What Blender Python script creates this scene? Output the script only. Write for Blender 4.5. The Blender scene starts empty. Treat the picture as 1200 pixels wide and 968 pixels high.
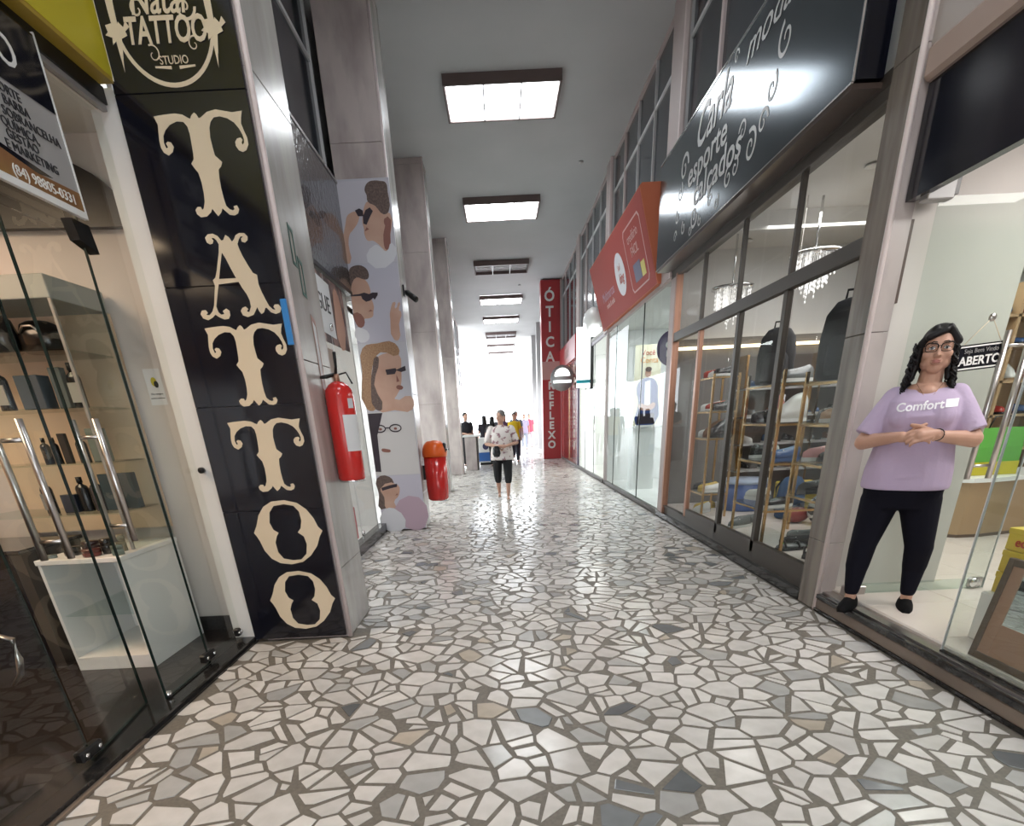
import bpy, bmesh, math, random
from mathutils import Vector, Matrix
R = math.radians
random.seed(7)
SC = bpy.context.scene
COL = SC.collection
# ------------------------------------------------------------------ camera
cam_d = bpy.data.cameras.new('camera'); cam = bpy.data.objects.new('camera', cam_d); COL.objects.link(cam)
CAM_Z = 1.40
cam.matrix_world = Matrix(((0.99881, 0.04866, 0.00031, 0.0),
                           (-0.02008, 0.40602, -0.91364, 0.0),
                           (-0.04458, 0.91255, 0.40652, CAM_Z), (0, 0, 0, 1)))
cam_d.sensor_fit = 'HORIZONTAL'; cam_d.sensor_width = 36.0
cam_d.lens = 36.0 * 625.0 / 1200.0
cam_d.shift_y = 288.0 / 1200.0            # the photograph is the upper part of a taller frame
cam_d.clip_start = 0.05; cam_d.clip_end = 300
SC.camera = cam
# ------------------------------------------------------------------ world, exposure
W = bpy.data.worlds.new('sky'); SC.world = W; W.use_nodes = True
bg = W.node_tree.nodes['Background']; bg.inputs[0].default_value = (0.90, 0.95, 1.0, 1); bg.inputs[1].default_value = 7.0
SC.view_settings.view_transform = 'Standard'; SC.view_settings.look = 'None'
SC.view_settings.gamma = 1.0; SC.view_settings.exposure = 0.0
LAMP_P = 1.0
def area(name, loc, size, power, color=(1, 1, 1), rot=(0, 0, 0), size_y=None):
    d = bpy.data.lights.new(name, 'AREA'); d.energy = power * LAMP_P; d.color = color; d.size = size
    if size_y: d.shape = 'RECTANGLE'; d.size_y = size_y
    o = bpy.data.objects.new(name, d); o.location = loc; o.rotation_euler = rot; COL.objects.link(o); return o
WARM = (1.0, 0.72, 0.48); NEUT = (1.0, 0.97, 0.93)
area('salon_lamp', (-3.3, 2.4, 2.85), 1.2, 52, WARM)
area('salon_lamp', (-3.0, 0.6, 2.85), 0.8, 5, WARM)
area('shoe_shop_lamp', (3.6, 2.6, 2.82), 1.2, 50, NEUT)
area('shoe_shop_lamp', (3.9, 5.0, 2.9), 1.6, 52, NEUT)
area('shoe_shop_lamp', (3.6, 6.6, 3.15), 1.4, 34, NEUT)
area('white_shop_lamp', (3.6, 10.4, 3.0), 2.0, 85, (0.95, 1, 1))
area('display_shop_lamp', (3.6, 15.3, 3.0), 2.4, 130, NEUT)
area('red_shop_lamp', (3.6, 19.6, 2.8), 1.6, 90, WARM)
area('optician_lamp', (-2.6, 6.2, 2.8), 1.0, 40, NEUT)

# ------------------------------------------------------------------ materials
def mat(name, color=(.8, .8, .8), rough=.5, metal=0., noise=None, scale=5., bump=0., spec=.5, emis=None, estr=0., obj_color=False, attr=False, coat=0., stretch=None, nmix=.5, detail=6., ramp=(.3, .7)):
    m = bpy.data.materials.new(name); m.use_nodes = True
    nt = m.node_tree; b = nt.nodes['Principled BSDF']
    b.inputs['Base Color'].default_value = (*color, 1); b.inputs['Roughness'].default_value = rough
    b.inputs['Metallic'].default_value = metal; b.inputs['Specular IOR Level'].default_value = spec
    b.inputs['Coat Weight'].default_value = coat
    src = None
    if obj_color:
        n = nt.nodes.new('ShaderNodeObjectInfo'); src = n.outputs['Color']
    if attr:
        n = nt.nodes.new('ShaderNodeAttribute'); n.attribute_name = 'Col'; src = n.outputs['Color']
    if noise is not None or bump:
        tc = nt.nodes.new('ShaderNodeTexCoord'); nz = nt.nodes.new('ShaderNodeTexNoise')
        nz.inputs['Scale'].default_value = scale; nz.inputs['Detail'].default_value = detail
        if stretch:
            mp = nt.nodes.new('ShaderNodeMapping'); mp.inputs['Scale'].default_value = stretch
            nt.links.new(tc.outputs['Object'], mp.inputs[0]); nt.links.new(mp.outputs[0], nz.inputs['Vector'])
        else: nt.links.new(tc.outputs['Object'], nz.inputs['Vector'])
        if noise is not None:
            rp = nt.nodes.new('ShaderNodeMapRange'); rp.inputs[1].default_value = ramp[0]; rp.inputs[2].default_value = ramp[1]
            nt.links.new(nz.outputs[0], rp.inputs[0])
            mx = nt.nodes.new('ShaderNodeMix'); mx.data_type = 'RGBA'
            nt.links.new(rp.outputs[0], mx.inputs[0])
            if src: nt.links.new(src, mx.inputs[6])
            else: mx.inputs[6].default_value = (*color, 1)
            if src:
                mm = nt.nodes.new('ShaderNodeMix'); mm.data_type = 'RGBA'; mm.blend_type = 'MULTIPLY'; mm.inputs[0].default_value = 1
                nt.links.new(src, mm.inputs[6]); mm.inputs[7].default_value = (*noise, 1); nt.links.new(mm.outputs[2], mx.inputs[7])
            else: mx.inputs[7].default_value = (*noise, 1)
            src = mx.outputs[2]
        if bump:
            bp = nt.nodes.new('ShaderNodeBump'); bp.inputs['Strength'].default_value = bump; bp.inputs['Distance'].default_value = .01
            nt.links.new(nz.outputs[0], bp.inputs['Height']); nt.links.new(bp.outputs[0], b.inputs['Normal'])
    if src: nt.links.new(src, b.inputs['Base Color'])
    if emis: b.inputs['Emission Color'].default_value = (*emis, 1); b.inputs['Emission Strength'].default_value = estr
    return m
def glass(name, tint=(.93, .97, .95), ior=1.5, rough=.0, boost=1.0):
    m = bpy.data.materials.new(name); m.use_nodes = True; nt = m.node_tree; nt.nodes.clear()
    o = nt.nodes.new('ShaderNodeOutputMaterial'); mx = nt.nodes.new('ShaderNodeMixShader')
    t = nt.nodes.new('ShaderNodeBsdfTransparent'); t.inputs[0].default_value = (*tint, 1)
    g = nt.nodes.new('ShaderNodeBsdfGlossy'); g.inputs['Roughness'].default_value = rough
    f = nt.nodes.new('ShaderNodeFresnel'); f.inputs[0].default_value = ior
    k = nt.nodes.new('ShaderNodeMath'); k.operation = 'MULTIPLY'; k.inputs[1].default_value = boost; k.use_clamp = True
    gm = nt.nodes.new('ShaderNodeNewGeometry'); q = nt.nodes.new('ShaderNodeMath'); q.operation = 'SUBTRACT'; q.inputs[0].default_value = 1; nt.links.new(gm.outputs['Backfacing'], q.inputs[1])
    q2 = nt.nodes.new('ShaderNodeMath'); q2.operation = 'MULTIPLY'; nt.links.new(f.outputs[0], k.inputs[0]); nt.links.new(k.outputs[0], q2.inputs[0]); nt.links.new(q.outputs[0], q2.inputs[1]); nt.links.new(q2.outputs[0], mx.inputs[0])
    nt.links.new(t.outputs[0], mx.inputs[1]); nt.links.new(g.outputs[0], mx.inputs[2]); nt.links.new(mx.outputs[0], o.inputs[0]); return m
M = {}
M['stone'] = mat('polished_marble_chips', attr=True, rough=.16, noise=(.84, .84, .83), scale=9, spec=.5)
M['grout'] = mat('brown_grout', (.21, .185, .155), .55, noise=(.15, .135, .115), scale=60)
M['ceiling'] = mat('painted_ceiling', (.45, .455, .465), .85, noise=(.41, .415, .425), scale=.8)
M['plaster'] = mat('white_plaster', (.72, .71, .69), .7, noise=(.66, .65, .63), scale=2)
M['cream_wall'] = mat('cream_salon_wall', (.76, .49, .31), .6, noise=(.70, .44, .27), scale=2)
M['pinkwall'] = mat('pale_partition', (.66, .60, .57), .6, noise=(.60, .55, .52), scale=2)
M['marble'] = mat('grey_marble', (.50, .475, .45), .22, noise=(.30, .28, .27), scale=3.2, stretch=(1, 1, .28), ramp=(.40, .66), detail=9)
M['marble_pink'] = mat('pink_marble', (.50, .435, .42), .25, noise=(.34, .285, .28), scale=4, stretch=(1, 1, .4), ramp=(.42, .70), detail=9)
M['marble_dark'] = mat('brown_marble', (.22, .19, .165), .25, noise=(.085, .07, .058), scale=4, stretch=(2.5, 2.5, .35), ramp=(.4, .75), detail=9)
M['bead'] = mat('pink_edge_bead', (.72, .62, .61), .3)
M['black_panel'] = mat('black_gloss_board', (.006, .0065, .012), .1, spec=.6)
M['cream'] = mat('cream_print', (.72, .60, .44), .45)
M['cream_edge'] = mat('ivory_outline', (.86, .80, .66), .45)
M['granite'] = mat('black_granite', (.012, .012, .013), .12, noise=(.03, .028, .027), scale=40)
M['dark_floor'] = mat('dark_salon_floor', (.012, .009, .008), .16, noise=(.022, .014, .012), scale=3)
M['strip_wood'] = mat('worn_wood_strip', (.26, .19, .14), .6, noise=(.10, .08, .065), scale=8, stretch=(1, .2, 1))
M['kerb_stone'] = mat('brown_kerb_stone', (.20, .155, .125), .4, noise=(.12, .095, .08), scale=8, stretch=(1, .3, 1))
M['black_metal'] = mat('black_metal', (.012, .012, .013), .35, metal=.3)
M['chrome'] = mat('chrome', (.72, .72, .72), .12, metal=1)
M['steel'] = mat('brushed_steel', (.55, .52, .50), .28, metal=1)
M['gold'] = mat('brass_tube', (.55, .36, .16), .25, metal=1)
M['bronze'] = mat('dark_bronze_frame', (.07, .06, .052), .4, metal=.4)
M['copper'] = mat('copper_frame', (.42, .22, .15), .35, metal=.5)
M['greyframe'] = mat('grey_frame', (.34, .33, .33), .4, metal=.3)
M['whiteframe'] = mat('white_frame', (.55, .55, .56), .4)
M['pinkframe'] = mat('pink_post', (.48, .40, .39), .5)
M['yellow'] = mat('yellow_sign', (.52, .44, .02), .4)
M['yellow_dk'] = mat('yellow_sign_edge', (.36, .24, .03), .45)
M['red'] = mat('red_gloss', (.62, .018, .015), .22, coat=.6)
M['orange'] = mat('orange_plastic', (.80, .12, .01), .28)
M['white'] = mat('white_gloss', (.80, .80, .79), .3)
M['paper'] = mat('white_paper', (.72, .72, .74), .6)
M['grey_print'] = mat('grey_print', (.36, .35, .35), .5)
M['black_text'] = mat('black_ink', (.03, .03, .035), .5)
M['white_text'] = mat('white_ink', (.78, .77, .75), .5)
M['grad_y'] = mat('ochre_print', (.33, .20, .05), .5, noise=(.20, .07, .035), scale=2.5)
M['brown_box'] = mat('brown_fixture_edge', (.12, .085, .08), .6)
M['diffuser'] = mat('lit_diffuser', (.9, .9, .9), .5, emis=(.93, .97, 1), estr=12.0)
M['reflector'] = mat('unlit_reflector', (.22, .20, .21), .4)
M['tube_off'] = mat('unlit_tube', (.75, .75, .78), .3)
M['lit'] = mat('lit_panel', (.9, .9, .9), .5, emis=(.95, 1, 1), estr=2.2)
M['lamp_disc'] = mat('lamp_disc', (.9, .9, .9), .5, emis=(.92, .97, 1), estr=18.0)
M['led_warm'] = mat('warm_led_strip', (.9, .8, .6), .5, emis=(1, .80, .50), estr=4.0)
M['led_yel'] = mat('yellow_led_strip', (.9, .8, .5), .5, emis=(1, .86, .42), estr=2.0)
M['crystal'] = mat('crystal_drop', (.85, .85, .9), .05, spec=1., emis=(1, .96, .9), estr=.8)
M['darkglass'] = mat('dark_window_glass', (.018, .024, .034), .12, spec=.6)
M['sign_black'] = mat('dark_metal_sign', (.085, .11, .13), .14, metal=.85, noise=(.07, .09, .11), scale=2)
M['sign_text'] = mat('etched_lettering', (.36, .36, .36), .4, metal=.2)
M['textured_black'] = mat('textured_black_board', (.016, .018, .022), .16, bump=1., scale=17, spec=.9, detail=2., coat=.5)
M['underside'] = mat('brown_underside', (.10, .07, .06), .3, metal=.4)
M['sign_red'] = mat('faded_red_sign', (.34, .055, .045), .65, spec=.2)
M['sign_red_edge'] = mat('orange_sign_edge', (.50, .15, .08), .6, spec=.2)
M['faded_print'] = mat('faded_pale_print', (.58, .34, .32), .5)
M['oval'] = mat('pale_oval', (.62, .62, .66), .5)
M['bluedark'] = mat('navy_print', (.05, .05, .12), .5)
M['pillar_red'] = mat('red_pillar_board', (.42, .03, .035), .3)
M['pillar_red_dark'] = mat('dark_red_glass_film', (.22, .03, .03), .15)
M['purple'] = mat('purple_disc', (.055, .03, .10), .35)
M['purple_fr'] = mat('purple_frame', (.10, .075, .12), .35)
M['tile'] = mat('pinkish_floor_tile', (.72, .65, .60), .22, noise=(.68, .61, .56), scale=2)
M['joint'] = mat('tile_joint', (.42, .38, .35), .6)
M['wood'] = mat('beige_counter', (.40, .27, .15), .4, noise=(.34, .22, .12), scale=3, stretch=(1, 1, .3))
M['wood_dk'] = mat('dark_wood_frame', (.10, .065, .045), .4)
M['wood_mid'] = mat('pink_brown_wood', (.34, .19, .13), .35)
M['mirror'] = mat('mirror', (.78, .86, .86), .02, metal=1)
M['yellowbox'] = mat('yellow_cardboard', (.68, .50, .06), .5)
M['redtext'] = mat('red_ink', (.45, .05, .02), .5)
M['green'] = mat('green_bag', (.10, .36, .05), .5)
M['paint'] = mat('object_paint', obj_color=True, rough=.45)
M['gloss'] = mat('object_gloss', obj_color=True, rough=.18)
M['cloth'] = mat('object_cloth', obj_color=True, rough=.85, bump=.25, scale=40, noise=(.86, .86, .86))
M['skin'] = mat('skin', (.52, .295, .215), .5)
M['skin2'] = mat('skin_pale', (.46, .26, .19), .5)
M['hair'] = mat('black_hair', (.006, .005, .006), .5, spec=.35)
M['hair_grey'] = mat('grey_hair', (.10, .09, .085), .6, noise=(.20, .18, .17), scale=60)
M['lilac'] = mat('lilac_tee', (.47, .375, .53), .85, bump=.15, scale=90)
M['lilac_white'] = mat('white_tee_print', (.86, .84, .88), .7)
M['legging'] = mat('black_legging', (.006, .006, .012), .85, spec=.15)
M['lips'] = mat('lips', (.38, .15, .125), .5)
M['eye'] = mat('eye_white', (.75, .73, .72), .2)
M['floral'] = mat('floral_blouse', (.66, .60, .58), .85, noise=(.28, .15, .17), scale=13, ramp=(.56, .60))
M['glass'] = glass('shop_glass', (.965, .985, .975))
M['glass_green'] = glass('greenish_glass', (.93, .965, .95), 1.5, 0, 1.0)
M['glass_dim'] = glass('reflective_glass', (.93, .94, .94), 1.5, 0, .45)
M['front_glass'] = glass('front_glass', (.94, .97, .96), 1.5, 0, .38)
M['glass_edge'] = mat('dark_glass_edge', (.01, .022, .02), .15)
M['shelf_glass'] = glass('shelf_glass', (.90, .95, .935), 1.5, 0, 1.0)
def far_floor():
    m = mat('floor_material', (.17, .145, .12), .22); nt = m.node_tree; b = nt.nodes['Principled BSDF']
    tc = nt.nodes.new('ShaderNodeTexCoord'); v = nt.nodes.new('ShaderNodeTexVoronoi'); v.feature = 'DISTANCE_TO_EDGE'; v.inputs['Scale'].default_value = 7
    v2 = nt.nodes.new('ShaderNodeTexVoronoi'); v2.inputs['Scale'].default_value = 7
    nt.links.new(tc.outputs['Object'], v.inputs['Vector']); nt.links.new(tc.outputs['Object'], v2.inputs['Vector'])
    g = nt.nodes.new('ShaderNodeMath'); g.operation = 'GREATER_THAN'; g.inputs[1].default_value = .07; nt.links.new(v.outputs['Distance'], g.inputs[0])
    r = nt.nodes.new('ShaderNodeValToRGB'); e = r.color_ramp.elements; e[0].position = 0; e[0].color = (.42, .41, .41, 1); e[1].position = .25; e[1].color = (.62, .60, .57, 1)
    sp = nt.nodes.new('ShaderNodeSeparateColor'); nt.links.new(v2.outputs['Color'], sp.inputs[0]); nt.links.new(sp.outputs[0], r.inputs[0])
    mx = nt.nodes.new('ShaderNodeMix'); mx.data_type = 'RGBA'; mx.inputs[6].default_value = (.17, .145, .12, 1)
    nt.links.new(g.outputs[0], mx.inputs[0]); nt.links.new(r.outputs[0], mx.inputs[7]); nt.links.new(mx.outputs[2], b.inputs['Base Color']); return m
M['far_floor'] = far_floor()

# ------------------------------------------------------------------ helpers
def tag(o, label=None, cat=None, group=None, kind=None):
    if label: o['label'] = label
    if cat: o['category'] = cat
    if group: o['group'] = group
    if kind: o['kind'] = kind
    return o
def thing(name, label, cat, loc=(0, 0, 0), rz=0., group=None, kind=None):
    o = bpy.data.objects.new(name, None); o.empty_display_size = .05; o.location = loc; o.rotation_euler = (0, 0, rz); COL.objects.link(o)
    return tag(o, label, cat, group, kind)
def frame_of(d):
    d = Vector(d).normalized(); u = d.cross(Vector((0, 0, 1)))
    if u.length < 1e-3: u = Vector((1, 0, 0))
    u.normalize(); return d, u, d.cross(u).normalized()
class MB:
    def __init__(s): s.v = []; s.f = []; s.sm = []
    def add(s, vs, fs, smooth=False):
        n = len(s.v); s.v += [tuple(v) for v in vs]; s.f += [tuple(i + n for i in f) for f in fs]; s.sm += [smooth] * len(fs); return s
    def box(s, x0, x1, y0, y1, z0, z1):
        return s.add([(x0, y0, z0), (x1, y0, z0), (x1, y1, z0), (x0, y1, z0), (x0, y0, z1), (x1, y0, z1), (x1, y1, z1), (x0, y1, z1)],
                     [(0, 3, 2, 1), (4, 5, 6, 7), (0, 1, 5, 4), (1, 2, 6, 5), (2, 3, 7, 6), (3, 0, 4, 7)])
    def bbox(s, x0, x1, y0, y1, z0, z1, b=.004):          # box with chamfered edges
        x0, x1 = min(x0, x1), max(x0, x1); y0, y1 = min(y0, y1), max(y0, y1); z0, z1 = min(z0, z1), max(z0, z1)
        b = min(b, (x1 - x0) * .4, (y1 - y0) * .4, (z1 - z0) * .4)
        def ring(z, k): return [(x0 + k, y0 + b, z), (x0 + b, y0 + k, z), (x1 - b, y0 + k, z), (x1 - k, y0 + b, z), (x1 - k, y1 - b, z), (x1 - b, y1 - k, z), (x0 + b, y1 - k, z), (x0 + k, y1 - b, z)]
        return s.loft([ring(z0, b), ring(z0 + b, 0), ring(z1 - b, 0), ring(z1, b)], cap=True)
    def loft(s, rings, cap=True, closed=True, smooth=False):
        n = len(rings[0]); vs = [p for r in rings for p in r]; fs = []
        for i in range(len(rings) - 1):
            for j in range(n if closed else n - 1):
                k = (j + 1) % n; fs.append((i * n + j, i * n + k, (i + 1) * n + k, (i + 1) * n + j))
        if cap: fs.append(tuple(range(n - 1, -1, -1))); fs.append(tuple((len(rings) - 1) * n + j for j in range(n)))
        return s.add(vs, fs, smooth)
    def cyl(s, p0, p1, r0, r1=None, n=12, smooth=True):
        r1 = r0 if r1 is None else r1; p0 = Vector(p0); p1 = Vector(p1); d, u, w = frame_of(p1 - p0)
        return s.loft([[p + (u * math.cos(2 * math.pi * i / n) + w * math.sin(2 * math.pi * i / n)) * r for i in range(n)] for p, r in ((p0, r0), (p1, r1))], smooth=smooth)
    def tube(s, pts, r, n=8, closed=False):
        pts = [Vector(p) for p in pts]; rings = []; L = len(pts)
        rr = r if isinstance(r, (list, tuple)) else [r] * L
        for i, p in enumerate(pts):
            d = (pts[(i + 1) % L] if closed or i < L - 1 else p) - (pts[i - 1] if closed or i > 0 else p); d, u, w = frame_of(d)
            rings.append([p + (u * math.cos(2 * math.pi * j / n) + w * math.sin(2 * math.pi * j / n)) * rr[i] for j in range(n)])
        if closed: rings.append(rings[0])
        return s.loft(rings, cap=not closed, smooth=True)
    def ell(s, c, rx, ry, rz, n=16, m=10):
        c = Vector(c); vs = [c + Vector((0, 0, -rz))]; fs = []
        for i in range(1, m):
            t = math.pi * i / m - math.pi / 2
            for j in range(n):
                a = 2 * math.pi * j / n; vs.append(c + Vector((rx * math.cos(t) * math.cos(a), ry * math.cos(t) * math.sin(a), rz * math.sin(t))))
        vs.append(c + Vector((0, 0, rz)))
        for j in range(n): fs.append((0, 1 + (j + 1) % n, 1 + j)); fs.append((len(vs) - 1, 1 + (m - 2) * n + j, 1 + (m - 2) * n + (j + 1) % n))
        for i in range(m - 2):
            for j in range(n): k = (j + 1) % n; a = 1 + i * n; fs.append((a + j, a + k, a + n + k, a + n + j))
        return s.add(vs, fs, True)
    def cap(s, p0, p1, r0, r1, n=14):                      # tapered capsule
        s.cyl(p0, p1, r0, r1, n); s.ell(p0, r0, r0, r0, n, 8); s.ell(p1, r1, r1, r1, n, 8); return s
    def lathe(s, prof, c=(0, 0, 0), n=16, sx=1., sy=1.):
        return s.loft([[(c[0] + r * sx * math.cos(2 * math.pi * j / n), c[1] + r * sy * math.sin(2 * math.pi * j / n), c[2] + z) for j in range(n)] for r, z in prof], smooth=True)
    def prism(s, poly, a0, a1, axis='y'):
        def P(p, a): return (p[0], a, p[1]) if axis == 'y' else ((a, p[0], p[1]) if axis == 'x' else (p[0], p[1], a))
        return s.loft([[P(p, a0) for p in poly], [P(p, a1) for p in poly]])
    def mesh(s, name, m=None):
        me = bpy.data.meshes.new(name); me.from_pydata([tuple(v) for v in s.v], [], s.f)
        me.polygons.foreach_set('use_smooth', s.sm); 
        if m: me.materials.append(m)
        bm = bmesh.new(); bm.from_mesh(me); bmesh.ops.recalc_face_normals(bm, faces=bm.faces); bm.to_mesh(me); bm.free(); me.update(); return me
    def build(s, name, m, parent=None, loc=None, color=None):
        o = bpy.data.objects.new(name, s.mesh(name, m)); COL.objects.link(o); o.parent = parent
        if loc: o.location = loc
        if color: o.color = (*color, 1)
        return o
    def remesh(s, name, m, parent, voxel, smooth=4, color=None):
        o = s.build(name, m, parent, color=color)
        md = o.modifiers.new('r', 'REMESH'); md.mode = 'VOXEL'; md.voxel_size = voxel; md.use_smooth_shade = True
        sm = o.modifiers.new('s', 'SMOOTH'); sm.iterations = smooth; sm.factor = .5
        dg = bpy.context.evaluated_depsgraph_get(); me = bpy.data.meshes.new_from_object(o.evaluated_get(dg)); me.name = name
        o.modifiers.clear(); old = o.data; o.data = me; bpy.data.meshes.remove(old)
        me.polygons.foreach_set('use_smooth', [True] * len(me.polygons)); me.update(); return o
def B(name, m, parent, x0, x1, y0, y1, z0, z1, bev=.0, color=None):
    b = MB(); (b.bbox(x0, x1, y0, y1, z0, z1, bev) if bev else b.box(x0, x1, y0, y1, z0, z1)); return b.build(name, m, parent, color=color)
def st(o, label=None): o['kind'] = 'structure'; return o
def dup(root, loc=None, label=None, color=None, rz=None, group=None):
    def cp(o, par):
        c = o.copy(); COL.objects.link(c); c.parent = par
        for ch in [x for x in KIDS.get(o.name, [])]: cp(ch, c)
        return c
    KIDS = {}
    for x in bpy.data.objects:
        if x.parent: KIDS.setdefault(x.parent.name, []).append(x)
    r = cp(root, None)
    if loc: r.location = loc
    if label: r['label'] = label
    if rz is not None: r.rotation_euler = (0, 0, rz)
    if group: r['group'] = group
    if color: r.color = (*color, 1)
    return r
# plane frames: (origin, u, v); normal = u x v
def fr(kind, at):
    return {'L': ((at, 0, 0), (0, 1, 0), (0, 0, 1)), 'R': ((at, 0, 0), (0, -1, 0), (0, 0, 1)), 'F': ((0, at, 0), (1, 0, 0), (0, 0, 1))}[kind]
def fmat(F, off=0.):
    o, u, v = [Vector(x) for x in F]; n = u.cross(v); o = o + n * off
    return Matrix(((u.x, v.x, n.x, o.x), (u.y, v.y, n.y, o.y), (u.z, v.z, n.z, o.z), (0, 0, 0, 1)))
def text(s, m, parent, F, u, v, size, name='lettering', align='CENTER', sx=1., shear=0., ext=.0015, off=.002, rot=0., space=1., font_off=0.):
    c = bpy.data.curves.new(name, 'FONT'); c.body = s; c.size = size; c.align_x = align; c.align_y = 'CENTER'; c.extrude = ext; c.shear = shear
    c.space_character = space; c.offset = font_off; c.resolution_u = 3; c.materials.append(m)
    o = bpy.data.objects.new(name, c); COL.objects.link(o); o.parent = parent
    o.matrix_local = fmat(F, off + ext) @ Matrix.Translation((u, v, 0)) @ Matrix.Rotation(rot, 4, 'Z') @ Matrix.Diagonal((sx, 1, 1, 1)); return o
def flat(polys, m, parent, F, name='print', ext=.001, off=.001, smooth=False):
    c = bpy.data.curves.new(name, 'CURVE'); c.dimensions = '2D'; c.fill_mode = 'BOTH'; c.extrude = ext; c.resolution_u = 3; c.materials.append(m)
    for poly in polys:
        if smooth:
            sp = c.splines.new('BEZIER'); sp.bezier_points.add(len(poly) - 1)
            for b, p in zip(sp.bezier_points, poly): b.co = (p[0], p[1], 0); b.handle_left_type = b.handle_right_type = 'AUTO'
        else:
            sp = c.splines.new('POLY'); sp.points.add(len(poly) - 1)
            for b, p in zip(sp.points, poly): b.co = (p[0], p[1], 0, 1)
        sp.use_cyclic_u = True
    o = bpy.data.objects.new(name, c); COL.objects.link(o); o.parent = parent; o.matrix_local = fmat(F, off + ext); return o
def mm(a): return [(a[i] / 1000., a[i + 1] / 1000.) for i in range(0, len(a), 2)]
def circ(cx, cy, rx, ry=None, n=28, a0=0, a1=360):
    ry = ry or rx; return [(cx + rx * math.cos(R(a0 + (a1 - a0) * i / n)), cy + ry * math.sin(R(a0 + (a1 - a0) * i / n))) for i in range(n)]
def ringpoly(cx, cy, r, w, n=32): return [circ(cx, cy, r, n=n), circ(cx, cy, r - w, n=n)]
def spiral(cx, cy, r, turns, w, flip=1, a0=0., n=26):     # a swirl band
    out = []; inn = []
    for i in range(n + 1):
        t = i / n; a = a0 + flip * turns * 2 * math.pi * t; rr = r * (1 - .8 * t); ww = w * (1 - .5 * t)
        out.append((cx + rr * math.cos(a), cy + rr * math.sin(a))); inn.append((cx + (rr - ww) * math.cos(a), cy + (rr - ww) * math.sin(a)))
    return out + inn[::-1]

XL = -1.88; XR = 2.29; ZC = 5.79; YEND = 43.6
# ------------------------------------------------------------------ floor
f = MB(); f.box(-2.2, 2.6, -9, 26, -.06, -.004); floor = st(f.build('floor', M['grout']))
f = MB(); f.box(-14, 14, 26, 70, -.06, 0.0); st(f.build('floor', M['far_floor']))
f = MB(); f.box(-1.88, XR - .005, -9, 1.0, -.004, .0005); st(f.build('floor', M['far_floor']))
rnd = random.Random(11)
def clip(poly, a, b, c):                                   # keep a*x+b*y<=c
    out = []; L = len(poly)
    for i in range(L):
        p = poly[i]; q = poly[(i + 1) % L]; dp = a * p[0] + b * p[1] - c; dq = a * q[0] + b * q[1] - c
        if dp <= 0: out.append(p)
        if (dp < 0 < dq) or (dq < 0 < dp): t = dp / (dp - dq); out.append((p[0] + (q[0] - p[0]) * t, p[1] + (q[1] - p[1]) * t))
    return out
def inset(poly, d):
    out = list(poly); L = len(poly)
    for i in range(L):
        p = poly[i]; q = poly[(i + 1) % L]; ex, ey = q[0] - p[0], q[1] - p[1]; l = math.hypot(ex, ey)
        if l < 1e-6: continue
        nx, ny = ey / l, -ex / l                           # outward normal for ccw
        k = d * rnd.uniform(.55, 1.5); out = clip(out, nx, ny, nx * p[0] + ny * p[1] - k)
        if len(out) < 3: return []
    return out
def parea(p): return .5 * sum(p[i][0] * p[(i + 1) % len(p)][1] - p[(i + 1) % len(p)][0] * p[i][1] for i in range(len(p)))
def simplify(p, e):
    q = []
    for v in p:
        if not q or math.hypot(v[0] - q[-1][0], v[1] - q[-1][1]) > e: q.append(v)
    if len(q) > 2 and math.hypot(q[0][0] - q[-1][0], q[0][1] - q[-1][1]) < e: q.pop()
    return q
X0, X1, Y0, Y1 = XL, XR - .005, 1.0, 26.0
cs = .146; nx = int((X1 - X0) / cs) + 1; cy_ = .126; ny = int((Y1 - Y0) / cy_) + 1
grid = {}
for i in range(-1, nx + 1):
    for j in range(-1, ny + 1):
        w = (rnd.uniform(0, 1) ** 2) * .009
        grid[i, j] = (X0 + (i + .5 + rnd.uniform(-.62, .62)) * cs, Y0 + (j + .5 + rnd.uniform(-.62, .62)) * cy_, w)
stones = []
for i in range(nx):
    for j in range(ny):
        x, y, w = grid[i, j]; poly = [(X0, Y0), (X1, Y0), (X1, Y1), (X0, Y1)]
        k = .3; poly = [(max(X0, x - k), max(Y0, y - k)), (min(X1, x + k), max(Y0, y - k)), (min(X1, x + k), min(Y1, y + k)), (max(X0, x - k), min(Y1, y + k))]
        for a in range(-2, 3):
            for b in range(-2, 3):
                if (a or b) and (i + a, j + b) in grid:
                    X, Yy, w2 = grid[i + a, j + b]; A, Bb = X - x, Yy - y
                    c = (X * X + Yy * Yy - x * x - y * y - w2 + w) / 2; poly = clip(poly, A, Bb, c)
                    if len(poly) < 3: break
            if len(poly) < 3: break
        if len(poly) < 3 or parea(poly) < .0012: continue
        parts = [poly]; ar = parea(poly)
        if (ar > .028 and rnd.random() < .5) or (ar > .014 and rnd.random() < .2):
            cx = sum(p[0] for p in poly) / len(poly); cy2 = sum(p[1] for p in poly) / len(poly); t = rnd.uniform(0, math.pi); a, b = math.cos(t), math.sin(t); c = a * cx + b * cy2
            parts = [clip(poly, a, b, c), clip(poly, -a, -b, -c)]
        for p in parts:
            if len(p) < 3: continue
            if rnd.random() < .45:                         # broken corner or shaved side
                cx = sum(q[0] for q in p) / len(p); cy2 = sum(q[1] for q in p) / len(p); t = rnd.uniform(0, 2 * math.pi); rr = math.sqrt(abs(parea(p))) * rnd.uniform(.34, .52)
                p = clip(p, math.cos(t), math.sin(t), math.cos(t) * cx + math.sin(t) * cy2 + rr)
                if len(p) < 3: continue
            p = simplify(inset(simplify(p, .022), .0108), .011)
            if len(p) >= 3 and parea(p) > .0006: stones.append(p)
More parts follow.
